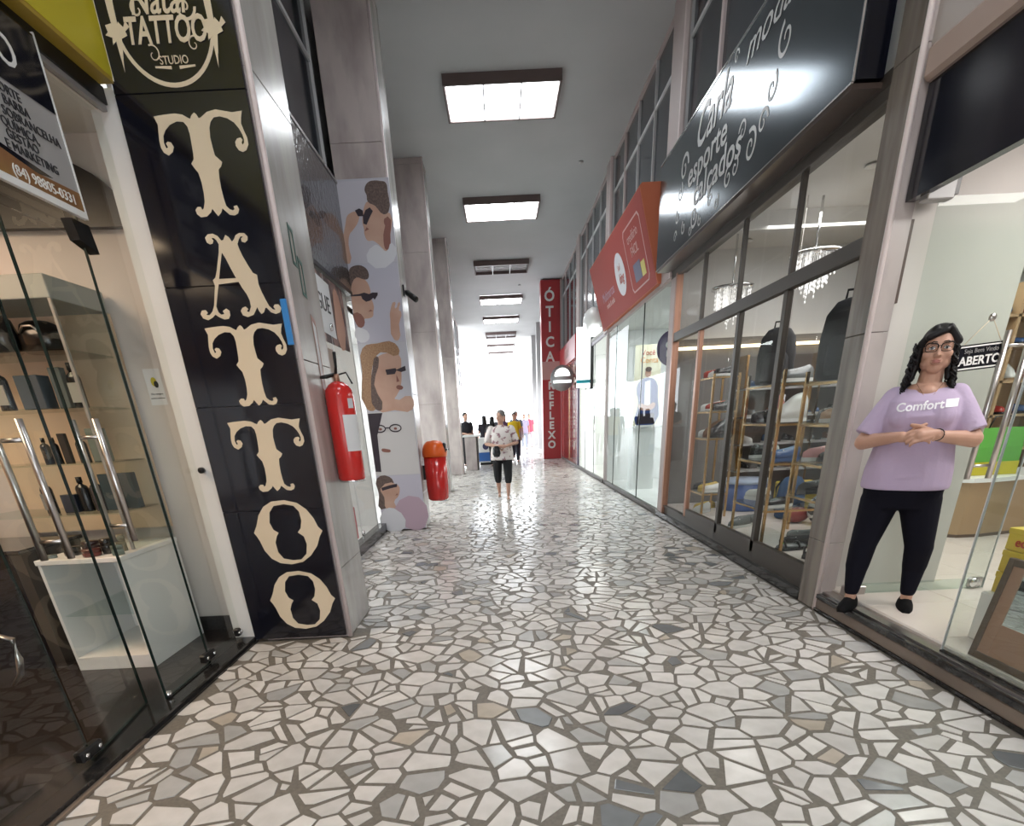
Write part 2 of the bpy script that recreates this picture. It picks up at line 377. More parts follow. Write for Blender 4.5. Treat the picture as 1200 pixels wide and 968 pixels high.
def in_column(p):
    x = sum(q[0] for q in p) / len(p); y = sum(q[1] for q in p) / len(p)
    return x < -1.17 and any(a - .03 < y < a + .63 for a in (3.7, 8.04, 12.4, 17.0))
stones = [p for p in stones if not in_column(p)]
def stone_col(p):
    cx = sum(q[0] for q in p) / len(p); cy = sum(q[1] for q in p) / len(p)
    r = rnd.random(); slate = .018 + .05 * (math.sin(cx * 2.1 + 1) * math.sin(cy * .9) > .55)
    if r < slate: k = rnd.uniform(.16, .28); return (k * .95, k, k * 1.06)
    if r < slate + .018: k = rnd.uniform(.48, .6); return (k * 1.03, k * .90, k * .76)
    if r < slate + .13: k = rnd.uniform(.42, .55); return (k, k * .985, k * .97)
    k = rnd.uniform(.64, .82); return (k, k * .955, k * .925)
def stone_mb(mb, p, org=(0, 0)):
    n = len(p); cx = sum(q[0] for q in p) / n; cy = sum(q[1] for q in p) / n; dz = rnd.uniform(-.0006, .0006)
    def rg(k, z): return [(cx + (q[0] - cx) * k - org[0], cy + (q[1] - cy) * k - org[1], z) for q in p]
    mb.loft([rg(1.0, -.004), rg(1., -.0007 + dz), rg(.955, dz)], cap=True)
def project(x, y):                                         # size in the photograph, to choose the 300 largest
    mw = cam.matrix_world.to_3x3().transposed(); v = mw @ Vector((x, y, -CAM_Z)); return 600 + 625 * v.x / -v.z, 772 - 625 * v.y / -v.z, -v.z
def pscore(p):
    q = [project(*c) for c in p]
    if max(a[0] for a in q) < 5 or min(a[0] for a in q) > 1195 or max(a[1] for a in q) < 3 or min(a[1] for a in q) > 964: return 0
    return abs(.5 * sum(q[i][0] * q[(i + 1) % len(q)][1] - q[(i + 1) % len(q)][0] * q[i][1] for i in range(len(q))))
stones.sort(key=pscore, reverse=True)
def set_cols(me, cols, counts):
    at = me.color_attributes.new('Col', 'FLOAT_COLOR', 'POINT'); buf = []
    for c, k in zip(cols, counts): buf += list((*c, 1)) * k
    at.data.foreach_set('color', buf)
for p in stones[:300]:
    mb = MB(); org = (sum(q[0] for q in p) / len(p), sum(q[1] for q in p) / len(p)); stone_mb(mb, p, org)
    o = mb.build('stone_chip', M['stone'], floor, loc=(org[0], org[1], 0)); set_cols(o.data, [stone_col(p)], [len(mb.v)])
mb = MB(); cols = []; cnt = []
for p in stones[300:]:
    n0 = len(mb.v); stone_mb(mb, p); cols.append(stone_col(p)); cnt.append(len(mb.v) - n0)
o = mb.build('stone_chips', M['stone'], floor); set_cols(o.data, cols, cnt); o['kind'] = 'stuff'

# ------------------------------------------------------------------ ceiling
st(B('ceiling', M['ceiling'], None, -2.4, 2.75, -9, 16.98, ZC, ZC + .2)); st(B('ceiling', M['ceiling'], None, -2.4, 2.75, 17.02, YEND, ZC + .012, ZC + .2))
def fixture(y0, y1, lit, label, grp=None):
    t = thing('ceiling_light', label, 'light', (.255, (y0 + y1) / 2, ZC)); h = (y1 - y0) / 2; w = .83; d = .125
    b = MB()
    for x0, x1, a, c in ((-w, w, -h, -h + .03), (-w, w, h - .03, h), (-w, -w + .03, -h + .03, h - .03), (w - .03, w, -h + .03, h - .03)): b.box(x0, x1, a, c, -d, 0)
    b.build('housing', M['brown_box'], t)
    for k in range(3):
        x0 = -w + .03 + k * (2 * w - .06) / 3; x1 = x0 + (2 * w - .06) / 3
        if lit: B('diffuser_pane', M['diffuser'], t, x0 + .012, x1 - .012, -h + .035, h - .035, -d + .012, -d + .02)
        else:
            B('reflector', M['reflector'], t, x0 + .012, x1 - .012, -h + .035, h - .035, -.05, -.04)
            for q in (-.25, .25):
                MB().cyl((x0 + .05, q * h * 1.2, -.085), (x1 - .05, q * h * 1.2, -.085), .016, n=8).build('tube', M['tube_off'], t)
        if k: B('divider', M['whiteframe'], t, x0 - .012, x0 + .012, -h + .03, h - .03, -d, -d + .03)
    return t
fixture(-4.3, -2.9, True, 'lit ceiling light panel behind the viewer, farthest back'); fixture(.7, 1.8, True, 'lit ceiling light panel right above the viewer')
fixture(5.35, 6.4, True, 'lit ceiling light panel ahead of and above the frame')
fixture(9.95, 10.98, True, 'largest lit three-pane ceiling light, first one in view')
fixture(14.38, 15.5, True, 'second lit ceiling light from the viewer, just before the ceiling joint')
fixture(19.3, 20.4, False, 'unlit ceiling light with dark cells, first one beyond the ceiling joint')
fixture(24.1, 25.2, True, 'lit ceiling light just beyond the first unlit one')
fixture(28.5, 29.6, True, 'lit ceiling light second beyond the first unlit one')
fixture(33.2, 34.5, False, 'second unlit ceiling light, far down the gallery')
fixture(38.1, 39.2, True, 'small far ceiling light just beyond the second unlit one')
fixture(42.0, 43.1, True, 'farthest ceiling light, nearest the bright open end')
for p in ((1.75, 12.9), (.9, 22.6)):
    MB().cyl((p[0], p[1], ZC), (p[0], p[1], ZC - .02), .045).build('ceiling_rose', M['greyframe']); o = bpy.data.objects[-1]
for i, o in enumerate([o for o in bpy.data.objects if o.name.startswith('ceiling_rose')]):
    tag(o, ['small dark ceiling fitting before the ceiling joint', 'small dark ceiling fitting beyond the unlit light'][i], 'fitting')

st(B('wall_back', M['plaster'], None, -2.4, 2.75, -9.1, -9, 0, ZC))  # unseen end wall, added to cut the front light from behind the viewer
# ------------------------------------------------------------------ left columns
def column(y0, y1, x0, x1, side, z1=ZC, slab=1.3, m='marble', front=True, name='column'):
    c = st(B(name, M['marble_dark'], None, x0 + .02, x1 - .02, y0 + .02, y1 - .02, 0, z1)); z = 0; n = 0
    first = None
    while z < z1 - .01:
        h = min(slab if n else .5, z1 - z)
        for kk in range(2):
            b = MB()
            if kk == 0: b.bbox(x0, x1 - (.022 if side > 0 else 0), y0, y0 + .02, z + .0015, z + h - .0015, .003)
            else:
                xa, xb = (x1 - .02, x1) if side > 0 else (x0, x0 + .02); b.bbox(xa, xb, y0 + .022, y1, z + .0015, z + h - .0015, .003)
            b.build('marble_slab', M[m] if kk else M['marble_pink'], c)
        z += h; n += 1
    xe = x1 if side > 0 else x0
    MB().cyl((xe - .008 * side, y0 + .008, 0), (xe - .008 * side, y0 + .008, z1), .017, n=10).build('edge_bead', M['bead'], c)
    return c
CY = [3.7, 8.04, 12.4, 17.0, 21.5, 26.0, 30.5, ]
for y in CY[:4]: column(y, y + .6, -1.80, -1.18, 1)
# wall behind the left columns: dark windows above, shops below
def upper_windows(x, y0, y1, side, z0, z1, nm, tr=5.25, step=.97, thick=1, top=ZC):
    w = st(thing(nm, None, None)); xs = x; g = .03 * side
    B('window_frame', M['pinkframe'], w, xs - .03, xs + .03, y0, y1, z1 - .05, z1)
    B('window_frame', M['whiteframe'], w, xs - .02, xs + .02, y0, y1, tr - .02, tr + .02)
    B('window_frame', M['greyframe'], w, xs - .03, xs + .03, y0, y1, z0, z0 + .04)
    n = max(1, int(round((y1 - y0) / step))); d = (y1 - y0) / n
    for k in range(n + 1):
        t = .012 if (k % 3) else .03
        yy = min(max(y0 + k * d, y0 + t), y1 - t); B('mullion', M['whiteframe'] if k % 3 else M['pinkframe'], w, xs - .03, xs + .03, yy - t, yy + t, z0 + .04, z1 - .05)
    for k in range(n):
        for a, b in ((z0 + .04, tr - .02), (tr + .02, z1 - .05)):
            B('pane', M['darkglass'], w, xs + .004 * side - .004, xs + .004 * side + .004, y0 + k * d + .03, y0 + (k + 1) * d - .03, a, b)
    return w
wl = st(B('wall_left', M['plaster'], None, -2.12, -2.02, 3.9, 30.5, 2.95, ZC))
st(B('wall_left', M['plaster'], None, -2.12, -2.0, -9, 3.70, 3.05, ZC))
for i in range(6):
    upper_windows(-1.90, CY[i] + .6, CY[i + 1], -1, 3.02, ZC, 'window_%d' % (i + 1), tr=4.6 if i else 5.1, step=1.6 if i == 0 else 1.2)
# column 1 : tattoo board on the near face
tb = thing('tattoo_sign_board', 'tall black board with cream vertical lettering TATTOO on the first left column', 'sign')
zz = [0.02, .93, 1.56, 2.18, 3.0, 4.1]
for a, b in zip(zz[:-1], zz[1:]): B('board', M['black_panel'], tb, -1.875, -1.208, 3.672, 3.698, a + .001, b - .001, .002)
T = mm([-1702,2910,-1675,2913,-1635,2916,-1592,2918,-1554,2912,-1532,2900,-1519,2894,-1510,2907,-1493,2918,-1483,2911,-1475,2895,-1463,2898,-1427,2918,-1381,2926,-1340,2919,-1299,2912,-1248,2916,-1258,2891,-1264,2868,-1256,2838,-1246,2811,-1246,2784,-1262,2761,-1282,2754,-1302,2762,-1313,2780,-1312,2796,-1299,2809,-1280,2812,-1272,2804,-1280,2792,-1277,2782,-1267,2791,-1264,2805,-1268,2825,-1280,2849,-1300,2873,-1330,2890,-1367,2899,-1398,2896,-1418,2880,-1430,2858,-1437,2818,-1435,2777,-1432,2746,-1416,2732,-1401,2718,-1411,2701,-1428,2688,-1433,2653,-1435,2611,-1433,2568,-1428,2535,-1413,2520,-1396,2514,-1386,2519,-1389,2531,-1370,2535,-1362,2518,-1372,2500,-1393,2492,-1419,2496,-1438,2513,-1451,2525,-1462,2507,-1482,2492,-1494,2508,-1506,2526,-1516,2511,-1544,2493,-1577,2491,-1594,2505,-1598,2523,-1583,2536,-1565,2535,-1561,2522,-1551,2529,-1538,2557,-1533,2593,-1532,2636,-1538,2678,-1554,2700,-1564,2717,-1547,2734,-1543,2754,-1540,2795,-1538,2835,-1542,2865,-1558,2884,-1592,2887,-1630,2875,-1658,2856,-1676,2834,-1682,2807,-1676,2783,-1666,2787,-1672,2803,-1661,2810,-1645,2806,-1636,2788,-1647,2768,-1672,2754,-1694,2767,-1703,2787,-1703,2814,-1697,2848,-1691,2877,-1698,2897])
A = mm([-1580,2401,-1562,2415,-1534,2417,-1510,2406,-1495,2385,-1484,2386,-1466,2409,-1450,2399,-1437,2377,-1422,2389,-1411,2405,-1388,2414,-1361,2413,-1346,2397,-1350,2381,-1368,2370,-1384,2376,-1384,2390,-1370,2398,-1385,2399,-1398,2385,-1410,2366,-1406,2344,-1396,2312,-1376,2268,-1357,2231,-1336,2221,-1337,2200,-1338,2176,-1329,2140,-1316,2104,-1302,2070,-1284,2053,-1269,2050,-1278,2065,-1269,2076,-1247,2076,-1234,2058,-1245,2037,-1272,2030,-1298,2039,-1318,2063,-1326,2062,-1338,2041,-1354,2033,-1365,2048,-1371,2068,-1381,2055,-1401,2031,-1436,2021,-1463,2031,-1470,2053,-1457,2067,-1438,2073,-1425,2061,-1436,2049,-1422,2045,-1406,2071,-1406,2102,-1416,2132,-1434,2162,-1447,2192,-1562,2185,-1575,2156,-1589,2121,-1605,2080,-1600,2052,-1587,2039,-1568,2041,-1573,2057,-1550,2068,-1535,2057,-1536,2034,-1549,2017,-1575,2015,-1601,2027,-1621,2041,-1640,2027,-1669,2015,-1695,2025,-1705,2047,-1692,2064,-1670,2065,-1661,2051,-1674,2042,-1655,2039,-1633,2056,-1615,2086,-1600,2134,-1585,2180,-1590,2205,-1572,2218,-1556,2250,-1540,2289,-1523,2331,-1513,2368,-1522,2388,-1533,2397,-1546,2398,-1538,2386,-1546,2373,-1561,2370,-1576,2378])
Ah = mm([-1506,2331,-1535,2260,-1554,2210,-1457,2210,-1476,2258,-1492,2304])
O = mm([-1699,788,-1669,839,-1643,901,-1598,956,-1538,987,-1453,992,-1373,971,-1319,927,-1282,868,-1262,809,-1238,782,-1263,745,-1292,682,-1348,618,-1411,577,-1491,564,-1566,576,-1619,610,-1655,667,-1672,733,-1686,766])
Oi = mm([-1565,918,-1529,958,-1459,966,-1398,953,-1369,914,-1365,856,-1381,804,-1405,779,-1370,750,-1360,696,-1376,631,-1419,594,-1474,592,-1537,606,-1566,651,-1570,717,-1552,759,-1534,782,-1564,803,-1580,851])
FB = fr('F', 3.672)
def sh(p, dz, k=1., cx=-1.47): return [((x - cx) * k + cx, z + dz) for x, z in p]
for dz in (0, -.935, -1.441): flat([sh(T, dz)], M['cream'], tb, FB, 'letter')
flat([A, Ah], M['cream'], tb, FB, 'letter')
for dz in (0, -.477): flat([sh(O, dz), sh(Oi, dz)], M['cream'], tb, FB, 'letter')
outer = circ(-1.55, 3.26, .245, .245, 40, 140, 398); inner = [(x + (.018 if x < -1.55 else -.018) * 1, z + .012) for x, z in outer][::-1]
flat([outer + circ(-1.55, 3.262, .229, .229, 40, 140, 398)[::-1]], M['cream'], tb, FB, 'ring_print')
for sx in (-1, 1):
    cx = -1.55 + sx * .235
    flat([[(cx - .018, 3.62), (cx + .010, 3.66), (cx + .020, 3.42), (cx + .012, 3.18), (cx - .006, 3.08), (cx - .016, 3.30)]], M['cream'], tb, FB, 'machine_print', off=.002)
    flat([[(cx - s_[0], 3.24 + s_[1]) for s_ in ((-.07, .0), (-.055, .022), (-.04, .0), (-.02, .02), (-.005, -.01), (.015, .015), (.045, .01), (.04, -.015), (.055, -.025), (.025, -.035), (.03, -.06), (.005, -.045), (-.005, -.11), (-.02, -.04), (-.05, -.03), (-.045, -.015))]], M['cream'], tb, FB, 'machine_print', off=.003)
text('Natal', M['cream'], tb, FB, -1.56, 3.33, .155, sx=.8, shear=.25, off=.001, font_off=.002)
text('TATTOO', M['cream'], tb, FB, -1.545, 3.22, .135, sx=.72, shear=.18, off=.003, font_off=.003)
text('STUDIO', M['cream'], tb, FB, -1.535, 3.115, .045, sx=.9)
for s in (-1, 1): flat([[(-1.535 + s * .02, 3.083), (-1.535 + s * .10, 3.09), (-1.535 + s * .10, 3.097), (-1.535 + s * .02, 3.095)]], M['cream'], tb, FB, 'rule_print')
for q in (spiral(-1.66, 3.30, .05, 1.1, .012), spiral(-1.43, 3.30, .055, 1.2, .012, -1), spiral(-1.63, 3.14, .04, 1.0, .006, -1, 2.), spiral(-1.42, 3.17, .035, 1., .006, 1, 1.)): flat([q], M['cream'], tb, FB, 'flourish_print', off=.0005)
t = thing('blue_plate', 'small blue plate on the right edge of the black board beside the letters', 'plate'); B('plate', M['gloss'], t, -1.232, -1.196, 3.655, 3.670, 1.87, 2.10, .004, color=(.05, .25, .62))
t = tag(B('screw_plug', M['greyframe'], None, -1.20, -1.184, 3.73, 3.75, 2.52, 2.54, .003), 'dark plug on the edge of the first left column', 'plug')
for k, (z, h) in enumerate(((2.31, .20), (2.17, .20))):
    t = thing('green_sticker', ['upper dark green frame-shaped sticker on the first left column', 'lower dark green frame-shaped sticker on the first left column'][k], 'sticker')
    y = 3.86 + .085 * k; flat([[(y, z), (y + .075, z - .01), (y + .085, z + h - .02), (y + .01, z + h)], [(y + .018, z + .018), (y + .062, z + .01), (y + .066, z + h - .04), (y + .024, z + h - .022)]], M['green'] if 0 else mat('dark_green_print', (.02, .09, .07), .5), t, fr('L', -1.18))
t = thing('notice_strip', 'tall narrow pink-framed notice on the side of the first left column', 'notice')
flat([[(4.02, 1.62), (4.10, 1.60), (4.11, 2.05), (4.03, 2.08)], [(4.032, 1.66), (4.09, 1.64), (4.096, 2.02), (4.042, 2.05)]], mat('pinkish_frame_print', (.36, .20, .17), .5), t, fr('L', -1.18)); flat([[(4.034, 1.66), (4.088, 1.64), (4.094, 2.02), (4.044, 2.05)]], M['paper'], t, fr('L', -1.18), off=.0)
# fire extinguisher
t = thing('fire_extinguisher', 'red fire extinguisher hanging on the first left column', 'fire extinguisher', (-1.085, 4.06, 1.06))
MB().lathe([(.02, 0), (.085, .004), (.094, .02), (.095, .30), (.095, .54), (.088, .585), (.066, .615), (.035, .635), (.0, .636)], n=24).build('cylinder_body', M['red'], t)
MB().lathe([(.05, -.006), (.088, -.004), (.09, .008), (.05, .008)], n=24).build('foot_ring', M['chrome'], t)
MB().cyl((0, 0, .63), (0, 0, .68), .022, .018).cyl((0, 0, .67), (-.045, 0, .675), .012, n=8).build('valve', M['copper'], t)
MB().tube([(0, 0, .685), (.015, -.03, .72), (.03, -.075, .80)], [.011, .009, .011], 6).tube([(-.005, 0, .68), (-.06, -.03, .665), (-.10, -.05, .66)], [.012, .014, .008], 6).build('trigger', M['black_metal'], t)
MB().tube([(-.02, .01, .67), (.06, .03, .69), (.095, .02, .62)], .006, 6).build('hose', M['black_metal'], t)
b = MB(); n = 10; rg = []
for z in (.20, .43): rg.append([(math.cos(R(-75 + 9 * k)) * .0955, math.sin(R(-75 + 9 * k)) * .0955, z) for k in range(n)])
b.loft(rg, cap=False, closed=False).build('instruction_label', M['paper'], t)
b = MB(); rg = []
for z in (.47, .53): rg.append([(math.cos(R(-45 + 9 * k)) * .0955, math.sin(R(-45 + 9 * k)) * .0955, z) for k in range(4)])
b.loft(rg, cap=False, closed=False).build('badge', M['oval'], t)
B('wall_bracket', M['black_metal'], t, -.115, -.06, -.02, .02, .50, .54)

# ------------------------------------------------------------------ optician recess between column 1 and 2
st(B('baseboard_left', M['granite'], None, -1.86, -1.745, 4.30, 8.0, 0, .12))
sh1 = thing('textured_sign_board', 'black textured fascia board above the glass front left of the posters', 'sign')
B('board', M['textured_black'], sh1, -1.84, -1.775, 4.31, 7.98, 2.96, 4.02, .006); B('top_trim', M['greyframe'], sh1, -1.85, -1.765, 4.31, 7.98, 4.02, 4.045); B('bottom_trim', M['black_metal'], sh1, -1.84, -1.77, 4.31, 7.98, 2.92, 2.96)
w = st(thing('window_10', None, None)); yy = [4.31, 5.55, 6.80, 7.98]
for a, b in zip(yy[:-1], yy[1:]): B('pane', M['glass_dim'], w, -1.812, -1.804, a + .003, b - .003, .125, 2.915)
for y in yy[1:-1]: B('joint_strip', M['whiteframe'], w, -1.802, -1.797, y - .006, y + .006, .13, 2.91)
for y, z in ((6.8, 2.42), (6.8, .2)): MB().cyl((-1.80, y, z), (-1.775, y, z), .035, n=12).build('patch_fitting', M['chrome'], w)
dec = thing('window_poster_collage', 'collage of magazine pictures behind the glass under the black fascia', 'poster')
FL = fr('L', -1.80)
B('sheet', mat('brown_pink_print', (.30, .19, .17), .5, noise=(.09, .06, .06), scale=6, ramp=(.45, .55)), dec, -1.801, -1.7995, 5.75, 7.55, 2.26, 2.9)
flat([[(6.05, 2.36), (7.0, 2.33), (6.98, 2.84), (6.0, 2.88)]], M['paper'], dec, FL, 'card', off=.002); text('VOGUE', M['black_text'], dec, FL, 6.5, 2.62, .22, off=.005, sx=1.1)
flat([[(5.85, 2.3), (6.02, 2.30), (5.98, 2.86), (5.80, 2.88), (5.75, 2.6)]], M['skin'], dec, FL, 'portrait_print', off=.002, smooth=True); flat([[(7.1, 2.28), (7.35, 2.3), (7.4, 2.7), (7.2, 2.85), (7.08, 2.6)]], M['skin'], dec, FL, 'portrait_print', off=.002, smooth=True)
d2 = thing('portrait_poster', 'large faded portrait print on the lower glass left of the posters', 'poster')
flat([[(6.05, 1.0), (6.7, 1.0), (6.75, 2.2), (6.05, 2.2)]], mat('pale_face_print', (.42, .33, .28), .5, noise=(.30, .22, .18), scale=3), d2, FL, 'sheet', off=.001)
flat([[(6.15, 1.1), (6.5, 1.2), (6.6, 1.6), (6.5, 2.0), (6.25, 2.1), (6.1, 1.7)]], M['skin2'], d2, FL, 'portrait_print', off=.003, smooth=True)
d3 = thing('red_window_sticker', 'small red and pink sticker low on the left glass front', 'sticker'); flat([[(6.0, .18), (6.6, .18), (6.6, .55), (6.0, .55)]], mat('pink_red_print', (.50, .10, .12), .5), d3, FL, 'sheet'); flat([[(6.1, .36), (6.5, .36), (6.5, .5), (6.1, .5)]], M['faded_print'], d3, FL, 'print', off=.003)
def room(x0, x1, y0, y1, z0, z1, fm, wm, cm, back=True, sides=(1, 1)):
    st(B('floor', fm, None, min(x0, x1), max(x0, x1), y0, y1, z0 - .06, z0)); st(B('ceiling', cm, None, min(x0, x1), max(x0, x1), y0, y1, z1, z1 + .05))
    s = 1 if x1 > x0 else -1
    if back: st(B('wall_back', wm, None, min(x1, x1 + .1 * s), max(x1, x1 + .1 * s), y0, y1, z0 - .06, z1 + .05))
    if sides[0]: st(B('wall_side', wm, None, min(x0, x1), max(x0, x1), y0 - .06, y0, z0 - .06, z1 + .05))
    if sides[1]: st(B('wall_side', wm, None, min(x0, x1), max(x0, x1), y1, y1 + .06, z0 - .06, z1 + .05))
room(-1.87, -3.6, 4.32, 7.96, .1, 2.93, M['plaster'], M['plaster'], M['plaster'])

# poster banner on column 2
pb = thing('sunglasses_poster_banner', 'tall white banner of five portraits with glasses on the second left column', 'banner')
B('board', mat('lavender_print_ground', (.46, .45, .51), .4), pb, -1.80, -1.165, 7.985, 8.018, .02, 4.06, .003)
FP = fr('F', 7.9835)
PM = {'skin': mat('print_skin', (.56, .37, .29), .5, noise=(.46, .27, .20), scale=3.2), 'hair': mat('print_hair', (.16, .11, .095), .5, noise=(.07, .045, .04), scale=16, stretch=(3, 3, 1)), 'shade': mat('print_shade', (.24, .10, .08), .5), 'dark': mat('print_dark', (.03, .02, .03), .5),
      'white': mat('print_white', (.62, .62, .66), .5), 'blond': mat('print_blond', (.42, .25, .14), .5, noise=(.25, .14, .08), scale=14, stretch=(4, 4, .6)), 'pale': mat('print_pale', (.55, .53, .53), .5), 'lilac': mat('print_lilac', (.45, .33, .40), .5)}
for z0, z1, c in ((3.25, 4.04, (.50, .48, .54)), (2.41, 3.24, (.48, .47, .55)), (1.60, 2.40, (.50, .50, .55)), (.78, 1.59, (.58, .56, .56)), (.03, .77, (.50, .48, .56))):
    B('portrait_ground', mat('portrait_ground', c, .45), pb, -1.795, -1.172, 7.984, 7.9855, z0, z1)
PD = [('skin',[-1736,3644,-1706,3714,-1663,3743,-1598,3755,-1564,3729,-1582,3659,-1658,3580,-1703,3541,-1733,3438,-1744,3259,-1792,3261,-1790,3482]),('skin',[-1439,3844,-1358,3801,-1268,3727,-1193,3724,-1215,3521,-1270,3357,-1363,3423,-1434,3468,-1497,3471,-1526,3534,-1524,3585,-1533,3647,-1516,3717,-1483,3806]),('hair',[-1460,3953,-1412,4019,-1323,4035,-1263,4028,-1203,4011,-1191,3923,-1203,3745,-1270,3717,-1358,3801,-1439,3844,-1443,3903]),('shade',[-1222,3695,-1215,3521,-1275,3368,-1306,3463,-1258,3626]),('dark',[-1603,3765,-1549,3783,-1509,3762,-1510,3717,-1477,3765,-1423,3788,-1391,3752,-1437,3694,-1486,3624,-1522,3636,-1518,3707,-1574,3709]),('white',[-1530,3261,-1414,3426,-1353,3402,-1283,3357,-1207,3438,-1206,3259]),
('skin',[-1762,3051,-1693,3108,-1589,3079,-1543,2991,-1544,2900,-1523,2796,-1537,2745,-1551,2693,-1603,2674,-1666,2666,-1718,2573,-1791,2661,-1834,2768,-1812,2901]),('hair',[-1803,2951,-1769,3190,-1685,3231,-1580,3212,-1536,3151,-1551,3092,-1600,3084,-1693,3108,-1766,3031,-1785,2951]),('shade',[-1791,2735,-1665,2677,-1718,2573,-1791,2661]),('white',[-1815,2438,-1780,2576,-1718,2573,-1629,2506,-1653,2431]),('dark',[-1807,2931,-1685,2936,-1622,2949,-1564,2931,-1519,2945,-1453,2942,-1457,2917,-1501,2867,-1516,2889,-1563,2860,-1613,2851,-1656,2884,-1664,2915,-1797,2915]),('skin',[-1316,2428,-1336,2642,-1322,2746,-1249,2836,-1258,2764,-1194,2834,-1212,2742,-1189,2730,-1231,2595,-1254,2425]),
('skin',[-1585,2216,-1431,2281,-1279,2257,-1269,2092,-1309,1870,-1374,1778,-1400,1741,-1183,1770,-1172,1606,-1419,1607,-1653,1617,-1652,1979]),('blond',[-1740,2348,-1537,2395,-1313,2387,-1279,2257,-1512,2294,-1637,2145,-1682,1849,-1673,1628,-1833,1635,-1784,2078]),('hair',[-1570,2251,-1643,2109,-1698,1887,-1673,1628,-1587,1624,-1650,1923,-1544,2214]),('dark',[-1478,2092,-1341,2105,-1333,2086,-1213,2127,-1209,2071,-1274,2056,-1334,2077,-1360,2037,-1466,2031]),
('dark',[-1837,1580,-1590,1580,-1699,1303,-1713,828,-1858,834]),('shade',[-1671,1118,-1593,1125,-1542,1098,-1599,1082]),
('hair',[-1807,742,-1609,760,-1557,647,-1633,481,-1799,316,-1832,524]),('skin',[-1757,606,-1504,644,-1505,509,-1589,410,-1536,268,-1710,312,-1721,485]),('dark',[-1745,615,-1628,644,-1513,662,-1519,618,-1616,602,-1736,574]),('lilac',[-1603,306,-1226,462,-1184,39,-1456,45]),('white',[-1853,266,-1601,324,-1474,46,-1845,49])]
for i, (c, p) in enumerate(PD):
    pts = [(max(-1.79, min(-1.18, x)), z) for x, z in mm(p)]
    flat([pts], PM[c], pb, FP, 'portrait_print', ext=.0004, off=.0005 + .0006 * (i % 6), smooth=(c not in ('dark', 'pale')))
for cx in (-1.655, -1.44): flat([circ(cx, 1.385, .085, .052), circ(cx, 1.385, .070, .036)], PM['dark'], pb, FP, 'portrait_print', off=.004)
flat([[(-1.58, 1.40), (-1.52, 1.40), (-1.52, 1.385), (-1.58, 1.385)]], PM['dark'], pb, FP, 'portrait_print', off=.004); flat([[(-1.745, 1.40), (-1.79, 1.43), (-1.79, 1.40), (-1.74, 1.385)]], PM['dark'], pb, FP, 'portrait_print', off=.004)
for cx in (-1.645, -1.44): flat([circ(cx, 1.38, .022, .016)], PM['shade'], pb, FP, 'portrait_print', off=.003)
flat([[(-1.35, 1.86), (-1.27, 1.87), (-1.30, 1.90), (-1.36, 1.89)]], PM['shade'], pb, FP, 'portrait_print', off=.005, smooth=True); flat([[(-1.34, 2.03), (-1.31, 1.95), (-1.35, 1.94)]], PM['shade'], pb, FP, 'portrait_print', off=.005)
flat([[(-1.52, 3.56), (-1.46, 3.58), (-1.49, 3.60)]], PM['shade'], pb, FP, 'portrait_print', off=.005); flat([[(-1.60, 2.745), (-1.54, 2.75), (-1.57, 2.765)]], PM['shade'], pb, FP, 'portrait_print', off=.005); flat([circ(-1.25, 3.64, .025, .04)], PM['shade'], pb, FP, 'portrait_print', off=.005)
flat([[(-1.56, .50), (-1.52, .51), (-1.53, .53)]], PM['shade'], pb, FP, 'portrait_print', off=.005)
# small camera on column 2, litter bin
t = thing('security_camera', 'small black security camera on the second left column above the litter bin', 'camera', (-1.18, 8.3, 2.98))
B('arm', M['black_metal'], t, 0, .05, -.015, .015, .0, .03); B('bracket', M['black_metal'], t, .0, .02, -.03, .03, -.03, .09); MB().cyl((.05, .02, .01), (.17, -.09, -.09), .035).build('barrel', M['black_metal'], t)
t = thing('litter_bin', 'red litter bin with orange domed lid mounted behind the poster column', 'bin', (-.99, 8.4, .36))
MB().lathe([(.0, 0), (.13, .002), (.155, .03), (.165, .2), (.168, .62)], n=20).build('bin_body', M['red'], t)
b = MB(); b.lathe([(.178, .615), (.182, .66), (.176, .72), (.150, .78), (.10, .825), (.0, .84)], n=20).build('lid', M['orange'], t)
B('opening', M['black_metal'], t, .135, .175, -.07, .07, .66, .80, .01); MB().cyl((.17, -.02, .70), (.215, -.02, .70), .015, n=8).build('hinge_pin', M['chrome'], t); B('mount', M['black_metal'], t, -.19, -.14, -.03, .03, .3, .5)

# ------------------------------------------------------------------ near left salon
room(-1.99, -5.0, -3.0, 3.92, .03, 2.96, M['dark_floor'], M['cream_wall'], M['plaster'], sides=(1, 0))
st(B('wall_side', M['pinkwall'], None, -5.0, -2.0, 3.92, 3.98, 0, 3.0)); st(B('baseboard_side', M['granite'], None, -5.0, -2.04, 3.905, 3.919, .03, .14))
st(B('trim_1', M['plaster'], None, -2.03, -1.885, 3.70, 3.90, 0, 3.04))
st(B('trim_2', M['granite'], None, -2.08, -1.885, -9, 3.70, -.02, .035)); st(B('trim_3', M['strip_wood'], None, -1.885, -1.86, -9, 2.35, -.02, .012)); st(B('trim_4', M['granite'], None, -1.885, -1.868, 2.35, 3.70, -.02, .01))
y_ = thing('yellow_sign_box', 'yellow fascia sign box above the salon glass front, top left', 'sign')
B('sign_face', M['yellow'], y_, -1.875, -1.858, -3, 3.668, 3.06, 4.2); B('sign_edge', M['yellow_dk'], y_, -1.96, -1.86, -3, 3.668, 3.04, 3.06); B('sign_case', M['yellow_dk'], y_, -2.0, -1.876, -3, 3.66, 3.062, 4.2)
B('sign_end_trim', M['cream_edge'], y_, -1.876, -1.857, 3.668, 3.672, 3.05, 4.2)
